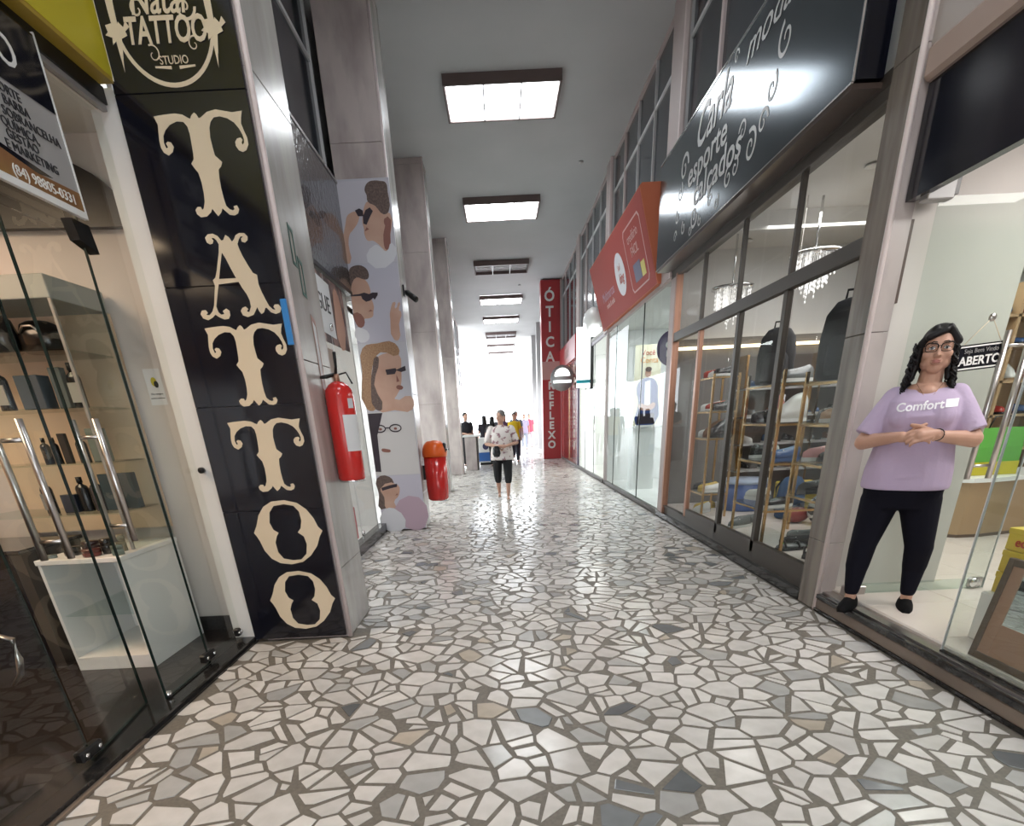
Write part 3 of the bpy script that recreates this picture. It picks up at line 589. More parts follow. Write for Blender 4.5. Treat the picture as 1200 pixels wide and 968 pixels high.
st(B('trim_5', M['black_metal'], None, -2.03, -1.93, -3, 3.69, 2.97, 3.04)); st(B('trim_6', M['greyframe'], None, -1.965, -1.94, -3, 3.69, 2.945, 2.97))
w = st(thing('window_11', None, None)); GX = -1.985
B('pane', M['glass'], w, GX - .005, GX + .005, 3.235, 3.695, .04, 2.94); B('pane', M['glass'], w, GX - .005, GX + .005, -.5, 2.125, .04, 2.94); B('pane', M['glass'], w, GX - .005, GX + .005, 2.13, 3.23, 2.30, 2.94)
B('pane_edge', M['glass_edge'], w, GX - .006, GX + .006, 3.231, 3.236, .04, 2.94); B('pane_edge', M['glass_edge'], w, GX - .006, GX + .006, 2.124, 2.129, .04, 2.94)
def fitting(parent, y, z, l=.14, dirs=(0, 0)):
    b = MB(); b.bbox(GX - .022, GX + .022, y - l / 2, y + l / 2, z - .028, z + .028, .008).build('patch_fitting', M['black_metal'], parent)
    for s in (-1, 1): MB().cyl((GX + .02, y + s * l * .3, z), (GX + .030, y + s * l * .3, z), .012, n=10).build('bolt', M['chrome'], parent)
fitting(w, 3.23, .09); fitting(w, 2.13, .09); fitting(w, 3.66, .09, .05); MB().lathe([(.001, 0), (.02, 0), (.02, .03), (.001, .03)], (GX, 2.76, .04)).build('floor_stop', M['chrome'], w)
b = MB(); b.prism([(3.15, 2.36), (3.27, 2.36), (3.29, 2.25), (3.17, 2.28)], GX - .02, GX + .03, 'x').build('top_clamp', M['black_metal'], w)
def door_leaf(name, y_h, y_e, ang, hy):
    d = st(thing(name, None, None, (GX, y_h, 0), ang)); L = y_e - y_h; a, b = sorted((0, L))
    B('glass_leaf', M['glass'], d, -.005, .005, a + .004, b - .004, .045, 2.29); e = L - .004 * (1 if L > 0 else -1); B('leaf_edge', M['glass_edge'], d, -.0065, .0065, min(e, e + .006), max(e, e + .006), .045, 2.29)
    B('leaf_edge', M['glass_edge'], d, -.0065, .0065, a, b, .04, .046)
    for s in (-1, 1): MB().cyl((s * .055, hy, .92), (s * .055, hy, 1.50), .0145, n=12).build('pull_bar', M['steel'], d)
    for z in (1.0, 1.42): MB().cyl((-.055, hy, z), (.055, hy, z), .009, n=8).build('standoff', M['steel'], d)
    return d
door_leaf('door_1', 3.225, 2.73, 0, -.40); door_leaf('door_2', 2.135, 2.70, R(9), .30)
# hanging price sign in front of the glass
s = thing('salon_price_sign', 'black and grey salon price sign with phone number hanging at upper left', 'sign')
B('sign_panel', M['grey_print'], s, -1.93, -1.92, 1.9, 3.21, 2.39, 3.0)
B('sign_frame', M['white'], s, -1.935, -1.915, 1.9, 3.215, 2.365, 2.392); B('sign_frame', M['white'], s, -1.935, -1.915, 3.209, 3.216, 2.39, 3.01)
FS = fr('L', -1.92)
flat([[(1.9, 2.74), (3.205, 2.74), (3.205, 3.0), (1.9, 3.0)]], M['black_panel'], s, FS, 'header_print')
flat([[(1.9, 2.39), (3.205, 2.39), (3.205, 2.463), (2.95, 2.455), (2.7, 2.49), (1.9, 2.52)]], M['grad_y'], s, FS, 'footer_print'); flat([[(1.9, 2.43), (2.66, 2.43), (2.95, 2.452), (3.05, 2.468), (2.7, 2.505), (1.9, 2.53)]], M['black_panel'], s, FS, 'footer_print', off=.0005)
for tx, e, z in (('CORTE', 2.995, 2.705), ('BARBA', 3.02, 2.665), ('SOBRANCELHA', 3.17, 2.624), ('QUÍMICA,', 3.03, 2.584), ('GESTÃO', 3.01, 2.546), ('E MARKETING', 3.10, 2.506)):
    text(tx, M['black_text'], s, FS, e, z, .044, align='RIGHT', sx=1.0)
text('(84) 98805-0331', M['white_text'], s, FS, 3.165, 2.422, .052, align='RIGHT', off=.003, sx=1.02); text('STUDIO', M['white_text'], s, FS, 3.05, 2.85, .15, align='RIGHT', off=.003)
# paper on the interior wall
t = thing('wall_notice', 'small white paper notice with a bottle picture on the salon side wall', 'notice'); FW = fr('F', 3.919)
flat([[(-2.275, 1.60), (-2.17, 1.60), (-2.17, 1.81), (-2.275, 1.81)]], M['paper'], t, FW, 'sheet'); flat([circ(-2.222, 1.735, .018, .026)], M['yellow'], t, FW, 'print', off=.003); flat([circ(-2.21, 1.72, .014, .02)], M['black_text'], t, FW, 'print', off=.004); text('Use sempre', M['black_text'], t, FW, -2.222, 1.665, .016); text('produtos profissionais', M['black_text'], t, FW, -2.222, 1.64, .01)
t = thing('door_stop_knob', 'small black knob on the white jamb beside the black board', 'knob', (-1.99, 3.69, 1.20)); MB().cyl((.05, 0, 0), (.05, -.03, 0), .018).build('knob', M['black_metal'], t)
# display cabinet and glass shelves
c = thing('display_cabinet', 'white open-front display cabinet standing inside the salon', 'cabinet', (-2.84, 3.23, .03))
Wc, D, Hc = .50, .62, .73
B('side_panel', M['white'], c, 0, .02, 0, D, 0, Hc - .03, .002); B('side_panel', M['white'], c, Wc - .02, Wc, 0, D, 0, Hc - .03, .002); B('back_panel', M['white'], c, .02, Wc - .02, D - .02, D, 0, Hc - .03)
B('base', M['white'], c, .02, Wc - .02, .0, D - .02, 0, .09, .002); B('top', M['white'], c, -.006, Wc + .006, -.008, D, Hc - .03, Hc, .003); B('glass_shelf', M['shelf_glass'], c, .02, Wc - .02, .03, D - .02, .36, .368)
tw = thing('glass_shelf_tower', 'tall glass shelf unit with grey header box behind the salon doors', 'shelf', (-3.02, 3.42, .0))
B('header_box', mat('grey_header', (.34, .36, .34), .5), tw, -.35, .66, 0, .46, 2.11, 2.22, .004); B('back_board', mat('orange_cream_board', (.72, .52, .37), .6), tw, -.35, .66, .455, .475, .83, 2.11)
SHZ = (.99, 1.285, 1.59, 1.88)
for z in SHZ: B('glass_shelf', M['shelf_glass'], tw, -.35, .62, .02, .45, z - .008, z)
for x, y in ((.65, .01), (.65, .44), (-.34, .01)): B('corner_post', M['greyframe'], tw, x - .008, x + .008, y - .008, y + .008, .83 if x < 0 else .765, 2.11)
B('glass_side', M['glass_green'], tw, .654, .660, .0, .46, .765, 2.11)
def bottle(name, label, loc, r, h, color, kind='bottle', flatk=1., lab=None):
    b = thing(name, label, 'bottle' if kind != 'box' else 'box', loc)
    if kind == 'box': B('carton', M['gloss'], b, -r, r, -r * .7, r * .7, 0, h, .003, color=color); return b
    MB().lathe([(0, 0), (r * .95, 0), (r, r * .12), (r, h * .66), (r * .8, h * .74), (r * .34, h * .79), (r * .32, h * .84)], n=14, sy=flatk).build('bottle_body', M['gloss'], b, color=color)
    MB().lathe([(0, h * .83), (r * .42, h * .83), (r * .42, h), (0, h)], n=12).build('cap', M['black_metal'], b)
    if lab: B('label_print', M['paint'], b, -r * .75, r * .75, -r * flatk - .002, -r * flatk + .004, h * .12, h * .56, color=lab)
    return b
k = (.012, .014, .016); gy = (.22, .25, .26)
def px(x): return -3.02 + x
for name, lb, x, y, z, r, h, colr, kind, fk, lab in (
    ('shampoo_bottle', 'tall black bottle with grey label, left on the second shelf from top', .10, .15, 1.59, .045, .24, k, 'b', .6, (.28, .28, .26)),
    ('shampoo_bottle', 'black bottle with grey label at the right end of the second shelf', .50, .2, 1.59, .04, .24, k, 'b', .6, (.30, .31, .29)),
    ('dark_jar', 'wide slate-blue jar beside the tall bottle on the second shelf', .27, .18, 1.59, .07, .18, (.06, .08, .10), 'box', 1, None),
    ('patterned_carton', 'narrow patterned grey carton between jar and bottle on the second shelf', .40, .22, 1.59, .035, .22, (.11, .13, .13), 'box', 1, None),
    ('small_bottle', 'small black bottle, leftmost on the third shelf', .20, .18, 1.285, .026, .15, k, 'b', 1, None),
    ('small_bottle', 'small slim bottle second from the left on the third shelf', .245, .2, 1.285, .022, .15, k, 'b', 1, None),
    ('tall_carton', 'dark narrow carton standing on the third shelf', .31, .2, 1.285, .022, .17, (.03, .03, .03), 'box', 1, None),
    ('dropper_bottle', 'black bottle behind the door meeting edge on the third shelf', .41, .2, 1.285, .03, .16, (.05, .055, .06), 'b', 1, None),
    ('grey_carton', 'grey green carton at the right of the third shelf', .51, .22, 1.285, .045, .19, (.16, .19, .17), 'box', 1, None),
    ('pump_bottle', 'black pump bottle at the left of the lowest shelf', .13, .15, .99, .035, .22, k, 'b', .8, (.2, .2, .2)),
    ('square_tin', 'small dark square tin on the lowest shelf', .245, .18, .99, .045, .11, (.02, .025, .04), 'box', 1, None),
    ('pump_bottle', 'black bottle in the middle of the lowest shelf', .32, .2, .99, .04, .21, k, 'b', .8, None),
    ('beard_oil_bottle', 'grey black bottle behind the door edge on the lowest shelf', .41, .2, .99, .038, .21, (.05, .05, .06), 'b', .8, None),
    ('boxed_kit', 'large slate-coloured carton left of a pair on the lowest shelf', .50, .22, .99, .05, .22, (.045, .07, .085), 'box', 1, None),
    ('boxed_kit', 'large slate-coloured carton right of a pair on the lowest shelf', .59, .26, .99, .04, .22, (.04, .06, .075), 'box', 1, None)):
    bottle(name, lb, (px(x), 3.42 + y, z), r, h, colr, kind, fk, lab)
for i, (x, y, sx, sy, sz, colr, cat) in enumerate(((.02, .20, .12, .10, .20, (.006, .006, .008), 'bag'), (.20, .16, .09, .08, .19, (.006, .006, .008), 'bag'), (.40, .2, .12, .09, .16, (.010, .008, .007), 'bag'))):
    t = thing('toiletry_bag', ['black toiletry bag at the left of the top salon shelf', 'black toiletry bag next to the corner of the top salon shelf', 'black toiletry bag at the right of the top salon shelf'][i], 'bag', (px(x), 3.42 + y, 1.88))
    MB().loft([[(math.cos(a) * sx * k1, math.sin(a) * sy * k1, z) for a in [2 * math.pi * q / 14 for q in range(14)]] for z, k1 in ((0, .8), (.01, .95), (sz * .5, 1), (sz * .9, .8), (sz, .5))], smooth=True).build('bag_body', M['gloss'], t, color=colr)
    MB().tube([(-sx * .5, -sy * .9, sz * .6), (-sx * .2, -sy, sz * .8), (sx * .2, -sy, sz * .8), (sx * .5, -sy * .9, sz * .6)], .006, 6).build('handle', M['steel'], t)
for i, (x, colr, r, h) in enumerate(((.05, (.16, .20, .19), .028, .02), (.14, (.012, .012, .015), .045, .05), (.22, (.03, .012, .015), .05, .07), (.30, (.13, .035, .03), .05, .045), (.36, (.02, .02, .02), .03, .09), (.41, (.20, .19, .13), .028, .10), (.46, (.11, .16, .14), .033, .06))):
    t = thing('cream_pot', ['small grey lid', 'black cream pot', 'dark maroon jar', 'flat red-brown jar', 'black dropper pot', 'olive glass jar', 'pale green capped pot'][i] + ' on top of the white display cabinet', 'jar', (-2.84 + x, 3.30 + .06 * (i % 3), .76))
    MB().lathe([(0, 0), (r, 0), (r * 1.02, h * .5), (r * .95, h * .62)], n=14).build('pot', M['gloss'], t, color=colr); MB().lathe([(0, h * .6), (r * 1.02, h * .6), (r * 1.0, h), (0, h)], n=14).build('lid', M['gloss'], t, color=tuple(c * .7 for c in colr))
t = thing('salon_counter', 'black counter with grey end panel left of the white display cabinet', 'counter', (-3.9, 3.30, .03)); B('body', M['black_panel'], t, -.8, .86, 0, .5, 0, .76, .004); B('top', M['black_panel'], t, -.82, .94, -.02, .52, .76, .785, .005); B('side_panel', M['bronze'], t, .862, .93, -.004, .5, 0, .758)
t = thing('salon_chair', 'dark salon chair whose curved chrome arm shows at the left edge', 'chair', (-2.85, 2.35, .03))
B('seat', M['black_metal'], t, -.28, .10, -.25, .25, .40, .50, .03); MB().tube([(.10, .25, .42), (.22, .25, .485), (.285, .25, .46), (.275, .25, .35), (.245, .25, .26), (.18, .25, .20)], [.008, .011, .014, .016, .014, .007], 8).build('arm', M['steel'], t); MB().cyl((-.1, 0, .02), (-.1, 0, .42), .04).build('pedestal', M['black_metal'], t); MB().cyl((-.1, 0, 0), (-.1, 0, .02), .22, n=20).build('base', M['black_metal'], t); B('backrest', M['black_metal'], t, -.36, -.28, -.22, .22, .5, 1.0, .03)
t = thing('ceiling_drape', 'black ragged drape hanging under the salon ceiling beside the white jamb', 'drape'); MB().prism([(-2.9, 2.95), (-2.55, 2.95), (-2.35, 2.84), (-2.2, 2.76), (-2.05, 2.62), (-2.05, 2.52), (-2.9, 2.54)], 3.85, 3.90).build('cloth', M['black_metal'], t)

# ------------------------------------------------------------------ right wall: pilasters, windows above, shops below
PY = [(3.78, 4.02, 2.29), (8.28, 8.8, 2.29), (12.75, 13.2, 2.29), (17.25, 17.75, 2.29), (21.95, 22.45, 2.29), (26.3, 26.8, 2.29), (30.7, 31.2, 2.29), (35.1, 35.6, 2.29), ]
c = column(3.78, 4.02, 2.29, 2.42, -1, m='marble_dark')
for a, b, x in PY[1:]:
    z0 = 3.0
    c = st(B('pilaster', M['pinkframe'], None, x, 2.45, a, b, z0, ZC)); B('edge_bead', M['bead'], c, x - .012, x + .03, a - .02, a + .03, z0, ZC - .01)
st(B('wall_right', M['plaster'], None, 2.45, 2.6, -9, 35.0, 3.3, ZC)); st(B('trim_7', M['bronze'], None, 2.30, 2.5, 4.02, 35., 3.05, 3.12))
st(B('wall_right', M['plaster'], None, 2.36, 2.45, 4.02, 8.28, 3.12, 4.1)); st(B('wall_right', M['plaster'], None, 2.36, 2.45, 8.8, 35., 3.12, 3.55))
ys = [4.02] + [v for a, b, _ in PY[1:] for v in (a, b)]
for i in range(0, 14, 2): upper_windows(2.37, ys[i], ys[i + 1], 1, 4.1 if i == 0 else 3.55, ZC, 'window_%d' % (20 + i // 2))
# shoe shop front (Y 4.02..8.28)
XF = 2.32
st(B('baseboard_right', M['granite'], None, 2.29, 2.34, 4.03, 8.3, 0, .075)); st(B('trim_8', M['bronze'], None, 2.335, 2.40, 4.03, 8.3, .0, .155))
w = st(thing('window_12', None, None))
ym = [4.04, 5.02, 5.95, 7.05, 8.0]; yt = [4.04, 5.01, 6.03, 7.07, 8.0]
B('bottom_rail', M['bronze'], w, XF, XF + .05, 4.04, 7.0, .155, .27); B('bottom_rail', M['bronze'], w, XF, XF + .05, 7.0, 8.0, .155, .18)
B('transom_rail', M['bronze'], w, XF - .015, XF + .05, 4.02, 8.06, 2.25, 2.35, .004); B('head_rail', M['bronze'], w, XF - .015, XF + .05, 4.02, 8.28, 2.98, 3.06, .004)
for i, y in enumerate(ym[1:-1]): B('mullion', (M['bronze'], M['bronze'], M['copper'])[i], w, XF, XF + .05, y - .035, y + .035, .16, 2.25, .004)
for y in yt[1:-1]: B('mullion', M['bronze'], w, XF, XF + .04, y - .018, y + .018, 2.35, 2.98)
for a, b in zip(ym[:-1], ym[1:]): B('pane', M['glass_dim'], w, XF + .02, XF + .026, a + .03, b - .03, .18, 2.25)
for a, b in zip(yt[:-1], yt[1:]): B('pane', M['glass_dim'], w, XF + .02, XF + .026, a + .015, b - .015, 2.35, 2.98)
B('door_post', M['copper'], w, XF - .02, XF + .06, 8.0, 8.06, .07, 3.0); B('door_post', M['pinkframe'], w, XF - .01, XF + .07, 8.06, 8.28, .0, 3.05)
# shared shoe shop interior
st(B('floor', M['joint'], None, 2.40, 6.6, -2.5, 8.28, .0, .152)); flo = bpy.data.objects['floor.003'] if 'floor.003' in bpy.data.objects else None
flo = [o for o in bpy.data.objects if o.name.startswith('floor') and o.data and o.data.materials and o.data.materials[0] == M['joint']][0]
mt = MB(); mt.bbox(-.2975, .2975, -.2975, .2975, 0, .01, .002); me = mt.mesh('floor_tile', M['tile'])
for i in range(7):
    for j in range(15):
        o = bpy.data.objects.new('floor_tile', me); COL.objects.link(o); o.parent = flo; o.location = (2.72 + i * .6, .0 + j * .6 - .45 - .05, .152 - .0095 + .002)
for o in [o for o in bpy.data.objects if o.name.startswith('floor_tile') and o.location.y > 8.0]: bpy.data.objects.remove(o)
st(B('ceiling', M['plaster'], None, 2.40, 6.6, -2.5, 4.0, 2.93, 3.0)); st(B('ceiling', M['plaster'], None, 2.40, 6.6, 4.0, 8.28, 3.28, 3.35)); st(B('wall_back', M['plaster'], None, 6.6, 6.7, -2.5, 8.3, 0, 3.35))
st(B('wall_side', mat('grey_shop_wall', (.16, .15, .14), .6), None, 2.42, 6.6, 8.28, 8.34, 0, 2.3)); st(B('wall_side', M['plaster'], None, 2.42, 6.6, 8.28, 8.34, 2.3, 3.35)); st(B('wall_side', M['plaster'], None, 2.4, 6.6, -2.56, -2.5, 0, 3.05)); st(B('wall_side', M['pinkwall'], None, 2.42, 3.20, 3.84, 4.02, 0, 3.28))
st(B('trim_9', M['plaster'], None, 2.42, 6.5, 6.9, 7.0, 3.12, 3.28)); st(B('trim_10', M['greyframe'], None, 3.2, 6.5, 5.2, 5.28, 3.16, 3.28))
# big dark sign box over the shoe shop
s = thing('dark_metal_sign_box', 'large dark metallic sign box with curly lettering over the shoe shop', 'sign')
B('sign_face', M['sign_black'], s, 2.115, 2.13, 4.10, 8.34, 3.09, 4.15, .003); B('sign_case', M['black_panel'], s, 2.131, 2.29, 4.101, 8.33, 3.10, 4.14)
B('sign_underside', M['underside'], s, 2.125, 2.33, 4.12, 8.32, 3.065, 3.09); B('face_trim', M['chrome'], s, 2.108, 2.118, 4.10, 8.34, 3.082, 3.092); B('face_trim', M['chrome'], s, 2.108, 2.118, 4.095, 4.103, 3.09, 4.15); B('face_trim', M['chrome'], s, 2.108, 2.118, 4.10, 8.34, 4.146, 4.156)
FR = fr('R', 2.115)
text('Carla', M['sign_text'], s, FR, -6.55, 3.93, .42, shear=.3, font_off=.004); text('esporte', M['sign_text'], s, FR, -6.65, 3.66, .30, sx=1.15, font_off=.004); text('calçados', M['sign_text'], s, FR, -6.35, 3.44, .30, sx=1.2, font_off=.004)
text('moda', M['sign_text'], s, FR, -5.45, 4.0, .26, shear=.3, sx=1.3)
for (u, v, r, tt, w_, fl, a0) in ((-7.35, 3.80, .15, 1.3, .035, 1, 0), (-5.55, 3.33, .13, 1.4, .03, -1, 2), (-6.0, 3.28, .10, 1.3, .025, 1, 1), (-6.9, 3.26, .12, 1.4, .03, -1, 0), (-7.25, 3.26, .08, 1.2, .02, 1, 2), (-6.45, 3.25, .07, 1.2, .02, 1, 0), (-5.25, 3.55, .10, 1.2, .025, -1, 1), (-7.55, 3.25, .07, 1.2, .02, 1, 0), (-5.75, 3.50, .09, 1.2, .02, -1, 3)):
    flat([spiral(u, v, r, tt, w_, fl, a0)], M['sign_text'], s, FR, 'flourish')
for (u, v, r, tt, w_, fl, a0) in ((-5.1, 3.75, .13, 1.2, .03, 1, 2), (-5.35, 3.40, .10, 1.2, .025, 1, 0), (-6.25, 3.18, .07, 1.3, .018, -1, 1), (-6.7, 3.17, .06, 1.2, .016, 1, 2), (-7.0, 3.17, .06, 1.2, .016, -1, 0), (-5.85, 3.30, .08, 1.1, .02, -1, 1), (-7.45, 3.62, .10, 1.2, .022, -1, 1), (-7.5, 3.42, .08, 1.2, .02, 1, 2), (-5.0, 4.02, .09, 1.2, .022, -1, 3), (-6.05, 4.08, .06, 1.1, .016, 1, 0)): flat([spiral(u, v, r, tt, w_, fl, a0)], M['sign_text'], s, FR, 'flourish')
# red sign box (tilted)
s = thing('red_tilted_sign_box', 'faded red tilted sign box with white oval over the white shop', 'sign')
ya, yb = 8.72, 12.95; prof = [(2.30, 3.03), (2.245, 3.03), (1.94, 4.10), (1.97, 4.13), (2.30, 4.13)]
MB().prism(prof, ya, yb).build('sign_body', M['sign_red_edge'], s)
dx, dz = 1.94 - 2.245, 4.10 - 3.03; L = math.hypot(dx, dz); FT = ((2.245, 0, 3.03), (0, -1, 0), (dx / L, 0, dz / L))
flat([[(-yb + .02, .01), (-ya - .02, .01), (-ya - .02, L - .01), (-yb + .02, L - .01)]], M['sign_red'], s, FT, 'sign_face', off=.001)
flat([circ(-10.6, .52, .34, .30)], M['oval'], s, FT, 'oval_print', off=.004); text('king', M['redtext'], s, FT, -10.55, .46, .2, off=.008, shear=.3); text('Surf', M['faded_print'], s, FT, -10.6, .62, .12, off=.008)
text('Multimarcas', M['bluedark'] if 0 else mat('mauve_print', (.36, .16, .22), .5), s, FT, -11.75, .46, .22, off=.004); text('moda & estilo', M['faded_print'], s, FT, -11.7, .30, .13, off=.004)
ro = [(-9.95, .12), (-9.05, .12), (-8.98, .18), (-8.98, .88), (-9.05, .94), (-9.95, .94), (-10.02, .88), (-10.02, .18)]; ri = [(x * .985 - .1425, (z - .53) * .95 + .53) for x, z in ro]
flat([ro, [( -9.5 + (x + 9.5) * .95, .53 + (z - .53) * .95) for x, z in ro]], M['faded_print'], s, FT, 'frame_print', off=.004)
text('crediário', M['faded_print'], s, FT, -9.5, .78, .17, off=.004); text('FÁCIL', M['faded_print'], s, FT, -9.5, .60, .17, off=.004)
flat([[(-9.75, .22), (-9.35, .22), (-9.35, .45), (-9.75, .45)]], M['bluedark'], s, FT, 'card_print', off=.004); flat([[(-9.33, .22), (-9.12, .22), (-9.12, .40), (-9.33, .40)]], M['yellow'], s, FT, 'card_print', off=.004)
# shop 2 (white): Y 8.3..12.9
room(2.36, 5.6, 8.36, 12.9, .05, 3.02, M['plaster'], M['white'], M['plaster'], sides=(0, 1))
def glassfront(nm, y0, y1, joints, frame, z0=.05, z1=2.98, x=2.33, base=True):
    w = st(thing(nm, None, None)); B('bottom_rail', M['bronze'], w, x - .03, x + .03, y0, y1, 0, z0 + .02); B('head_rail', frame, w, x - .02, x + .03, y0, y1, z1, z1 + .07)
    e = [y0] + joints + [y1]
    for a, b in zip(e[:-1], e[1:]): B('pane', M['front_glass'], w, x - .004, x + .004, a + .004, b - .004, z0 + .02, z1)
    for j in joints: B('joint', M['glass_edge'], w, x - .008, x + .008, j - .006, j + .006, z0 + .02, z1)
    B('post', frame, w, x - .03, x + .04, y1 - .09, y1, 0, z1)
    return w
glassfront('window_13', 8.30, 12.88, [9.75, 11.9], M['pinkframe'])
t = thing('purple_disc_sign', 'round purple disc sign with white letters inside the white shop glass', 'sign', (2.60, 9.0, 2.28)); MB().cyl((0, 0, 0), (0, .03, 0), .24, n=36).build('disc', M['purple'], t)
FD = ((0, 0, 0), (1, 0, 0), (0, 0, 1)); text('cro', M['white_text'], t, FD, 0, .055, .17, font_off=.004); text('raz', M['white_text'], t, FD, 0, -.055, .17, font_off=.004); MB().cyl((0, .015, .24), (0, .015, .74), .006, n=6).build('hanger', M['chrome'], t)
t = thing('man_poster', 'cream poster of a man in a blue suit standing inside the white shop', 'poster'); B('board', mat('cream_poster', (.75, .70, .52), .5), t, 2.50, 2.98, 11.02, 11.04, 1.22, 2.55)
B('lower_ledge', M['white'], t, 2.48, 3.0, 11.0, 11.06, 1.18, 1.22); B('plinth', M['white'], t, 2.52, 2.96, 11.04, 11.35, .05, 1.2)
FM = fr('F', 11.02); text('Você', M['redtext'], t, FM, 2.74, 2.42, .12); text('Conta', mat('orange_ink', (.7, .3, .05), .5), t, FM, 2.76, 2.30, .13)
flat([[(2.56, 1.24), (2.60, 1.6), (2.55, 1.85), (2.62, 1.98), (2.76, 2.02), (2.90, 1.96), (2.95, 1.7), (2.92, 1.24)]], mat('blue_suit_print', (.03, .06, .20), .5), t, FM, 'suit_print', smooth=True); flat([[(2.71, 1.5), (2.70, 1.95), (2.80, 1.98), (2.82, 1.5)]], M['white_text'], t, FM, 'shirt_print', off=.003)
flat([circ(2.75, 2.10, .055, .08)], M['skin2'], t, FM, 'face_print', off=.003); flat([circ(2.755, 2.155, .06, .04)], PM['hair'], t, FM, 'hair_print', off=.005); flat([[(2.60, 1.58), (2.78, 1.56), (2.9, 1.60), (2.9, 1.52), (2.75, 1.47), (2.62, 1.5)]], M['skin2'], t, FM, 'hands_print', off=.005, smooth=True); flat([[(2.57, 1.24), (2.92, 1.24), (2.9, 1.42), (2.6, 1.42)]], PM['dark'], t, FM, 'trousers_print', off=.004)
t = thing('eyewear_rack', 'dark display rack with goods behind the glass of the white shop', 'rack', (3.3, 9.9, .05)); B('back_panel', M['bluedark'], t, -.4, .4, .2, .23, 1.9, 2.9)
for z in (.55, .8, 1.05): B('shelf', M['greyframe'], t, -.4, .4, 0, .25, z, z + .03)
for x in (-.38, .38): MB().cyl((x, .02, 0), (x * .8, .2, 1.1), .015, n=6).build('leg', M['steel'], t)
for i in range(6):
    o = B('goods_box', M['paint'], None, 2.93 + .13 * i, 3.03 + .13 * i, 9.92, 10.1, 1.13, 1.13 + (.22, .3, .18)[i % 3], .004, color=[(.10, .04, .02), (.38, .12, .03), (.55, .25, .05), (.12, .03, .02), (.35, .08, .02), (.05, .03, .03)][i])
    tag(o, ['dark brown', 'orange', 'amber', 'maroon', 'rust-red', 'black'][i] + ' goods box on the rack inside the white shop', 'box')
for z, i in ((.882, 0), (.632, 1)):
    o = B('blue_box', M['paint'], None, 3.0, 3.5, 9.92, 10.1, z, z + .14, .004, color=((.04, .13, .30), (.06, .2, .16))[i]); tag(o, ['blue box on the upper rack shelf in the white shop', 'teal box on the lower rack shelf in the white shop'][i], 'box')
# shop 3 : bright displays
room(2.36, 5.8, 13.2, 17.4, .05, 3.02, M['plaster'], M['white'], M['plaster']); glassfront('window_14', 13.0, 17.5, [14.5, 16.0], M['purple_fr'])
t = thing('lit_blade_sign', 'tall lit white blade sign with teal band hanging over the third shop', 'sign', (2.12, 15.0, 2.15)); B('light_face', M['lit'], t, -.17, .17, -.02, .02, .12, 1.25, .01); B('side_rail', M['black_metal'], t, .17, .26, -.06, .06, -.1, 1.32, .01); B('teal_band', M['paint'], t, -.17, .17, -.022, .022, .04, .11, color=(.0, .22, .28)); B('lower_face', M['lit'], t, -.17, .17, -.02, .02, -.06, .035)
t = thing('curved_lamp_canopy', 'curved glossy white lamp canopy above the third shop entrance', 'canopy', (2.22, 13.75, 3.35)); MB().ell((-.08, 0, 0), .20, .55, .24, 18, 10).build('shell', M['white'], t); B('lit_strip', M['lit'], t, -.20, .05, -.45, .45, -.26, -.2)
t = thing('round_lit_sign', 'round lit sign with white dome on the red pillar side', 'sign', (1.98, 18.6, 2.55)); MB().cyl((0, 0, 0), (0, .08, 0), .36, n=32).build('ring', M['greyframe'], t); flat([circ(0, .06, .24, .22, 24, 0, 180) + [(-.24, .05)]], M['lit'], t, ((0, 0, 0), (1, 0, 0), (0, 0, 1)), 'dome_print', off=.004); B('bar_print', M['lit'], t, -.28, .28, -.012, -.004, -.13, -.06); B('arm', M['black_metal'], t, .3, .36, .02, .06, -.02, .02)
for i, (x, y, sx, sy, z, colr) in enumerate(((3.2, 14.4, .35, .25, 1.0, (.55, .48, .30)), (3.4, 16.1, .5, .3, .85, (.18, .20, .18)), (3.0, 15.3, .2, .2, 1.5, (.5, .45, .3)))):
    t = thing('display_stand', ['cream display stand near the front of the bright third shop', 'grey display stand at the back of the bright third shop', 'narrow tall cream stand in the bright third shop'][i], 'stand', (x, y, .05)); B('body', M['paint'], t, -sx / 2, sx / 2, -sy / 2, sy / 2, 0, z, .01, color=colr); B('top', M['white'], t, -sx / 2 - .02, sx / 2 + .02, -sy / 2 - .02, sy / 2 + .02, z, z + .03)
# shop 4 : red optician glass
room(2.36, 5.0, 17.6, 21.9, .03, 3.0, M['plaster'], M['pillar_red'], M['plaster']); wq = glassfront('window_15', 17.5, 21.9, [19.0, 20.4], M['pillar_red'])
t = thing('red_film_lettering', 'dark red window film with pale vertical lettering beside the red pillar', 'sign'); B('film', M['pillar_red_dark'], t, 2.318, 2.324, 17.62, 18.9, .08, 3.0); B('film', M['pillar_red_dark'], t, 2.318, 2.324, 19.1, 21.85, .08, 3.0)
for i, ch in enumerate('REFLEXO'): text(ch, M['cream_edge'], t, fr('R', 2.318), -18.3, 2.75 - i * .36, .34, font_off=.01)
B('gold_strip', M['gold'], t, 2.312, 2.318, 19.5, 19.75, .1, 3.0)
t = thing('red_fascia', 'dark red fascia board above the red optician front', 'sign'); B('board', M['pillar_red'], t, 2.24, 2.30, 17.6, 21.9, 3.0, 3.6); text('ÓTICA', M['faded_print'], t, fr('R', 2.24), -19.7, 3.3, .4, font_off=.01)
pr = thing('red_pillar_sign', 'tall red pillar with white vertical lettering, down the gallery on the right', 'sign', (0, 0, 0))
B('pillar_box', M['pillar_red'], pr, 1.60, 2.27, 21.9, 22.5, 0.01, 5.76, .01); B('grey_band', M['faded_print'], pr, 1.597, 2.273, 21.894, 21.9, 2.72, 3.3)
FQ = fr('F', 21.894)
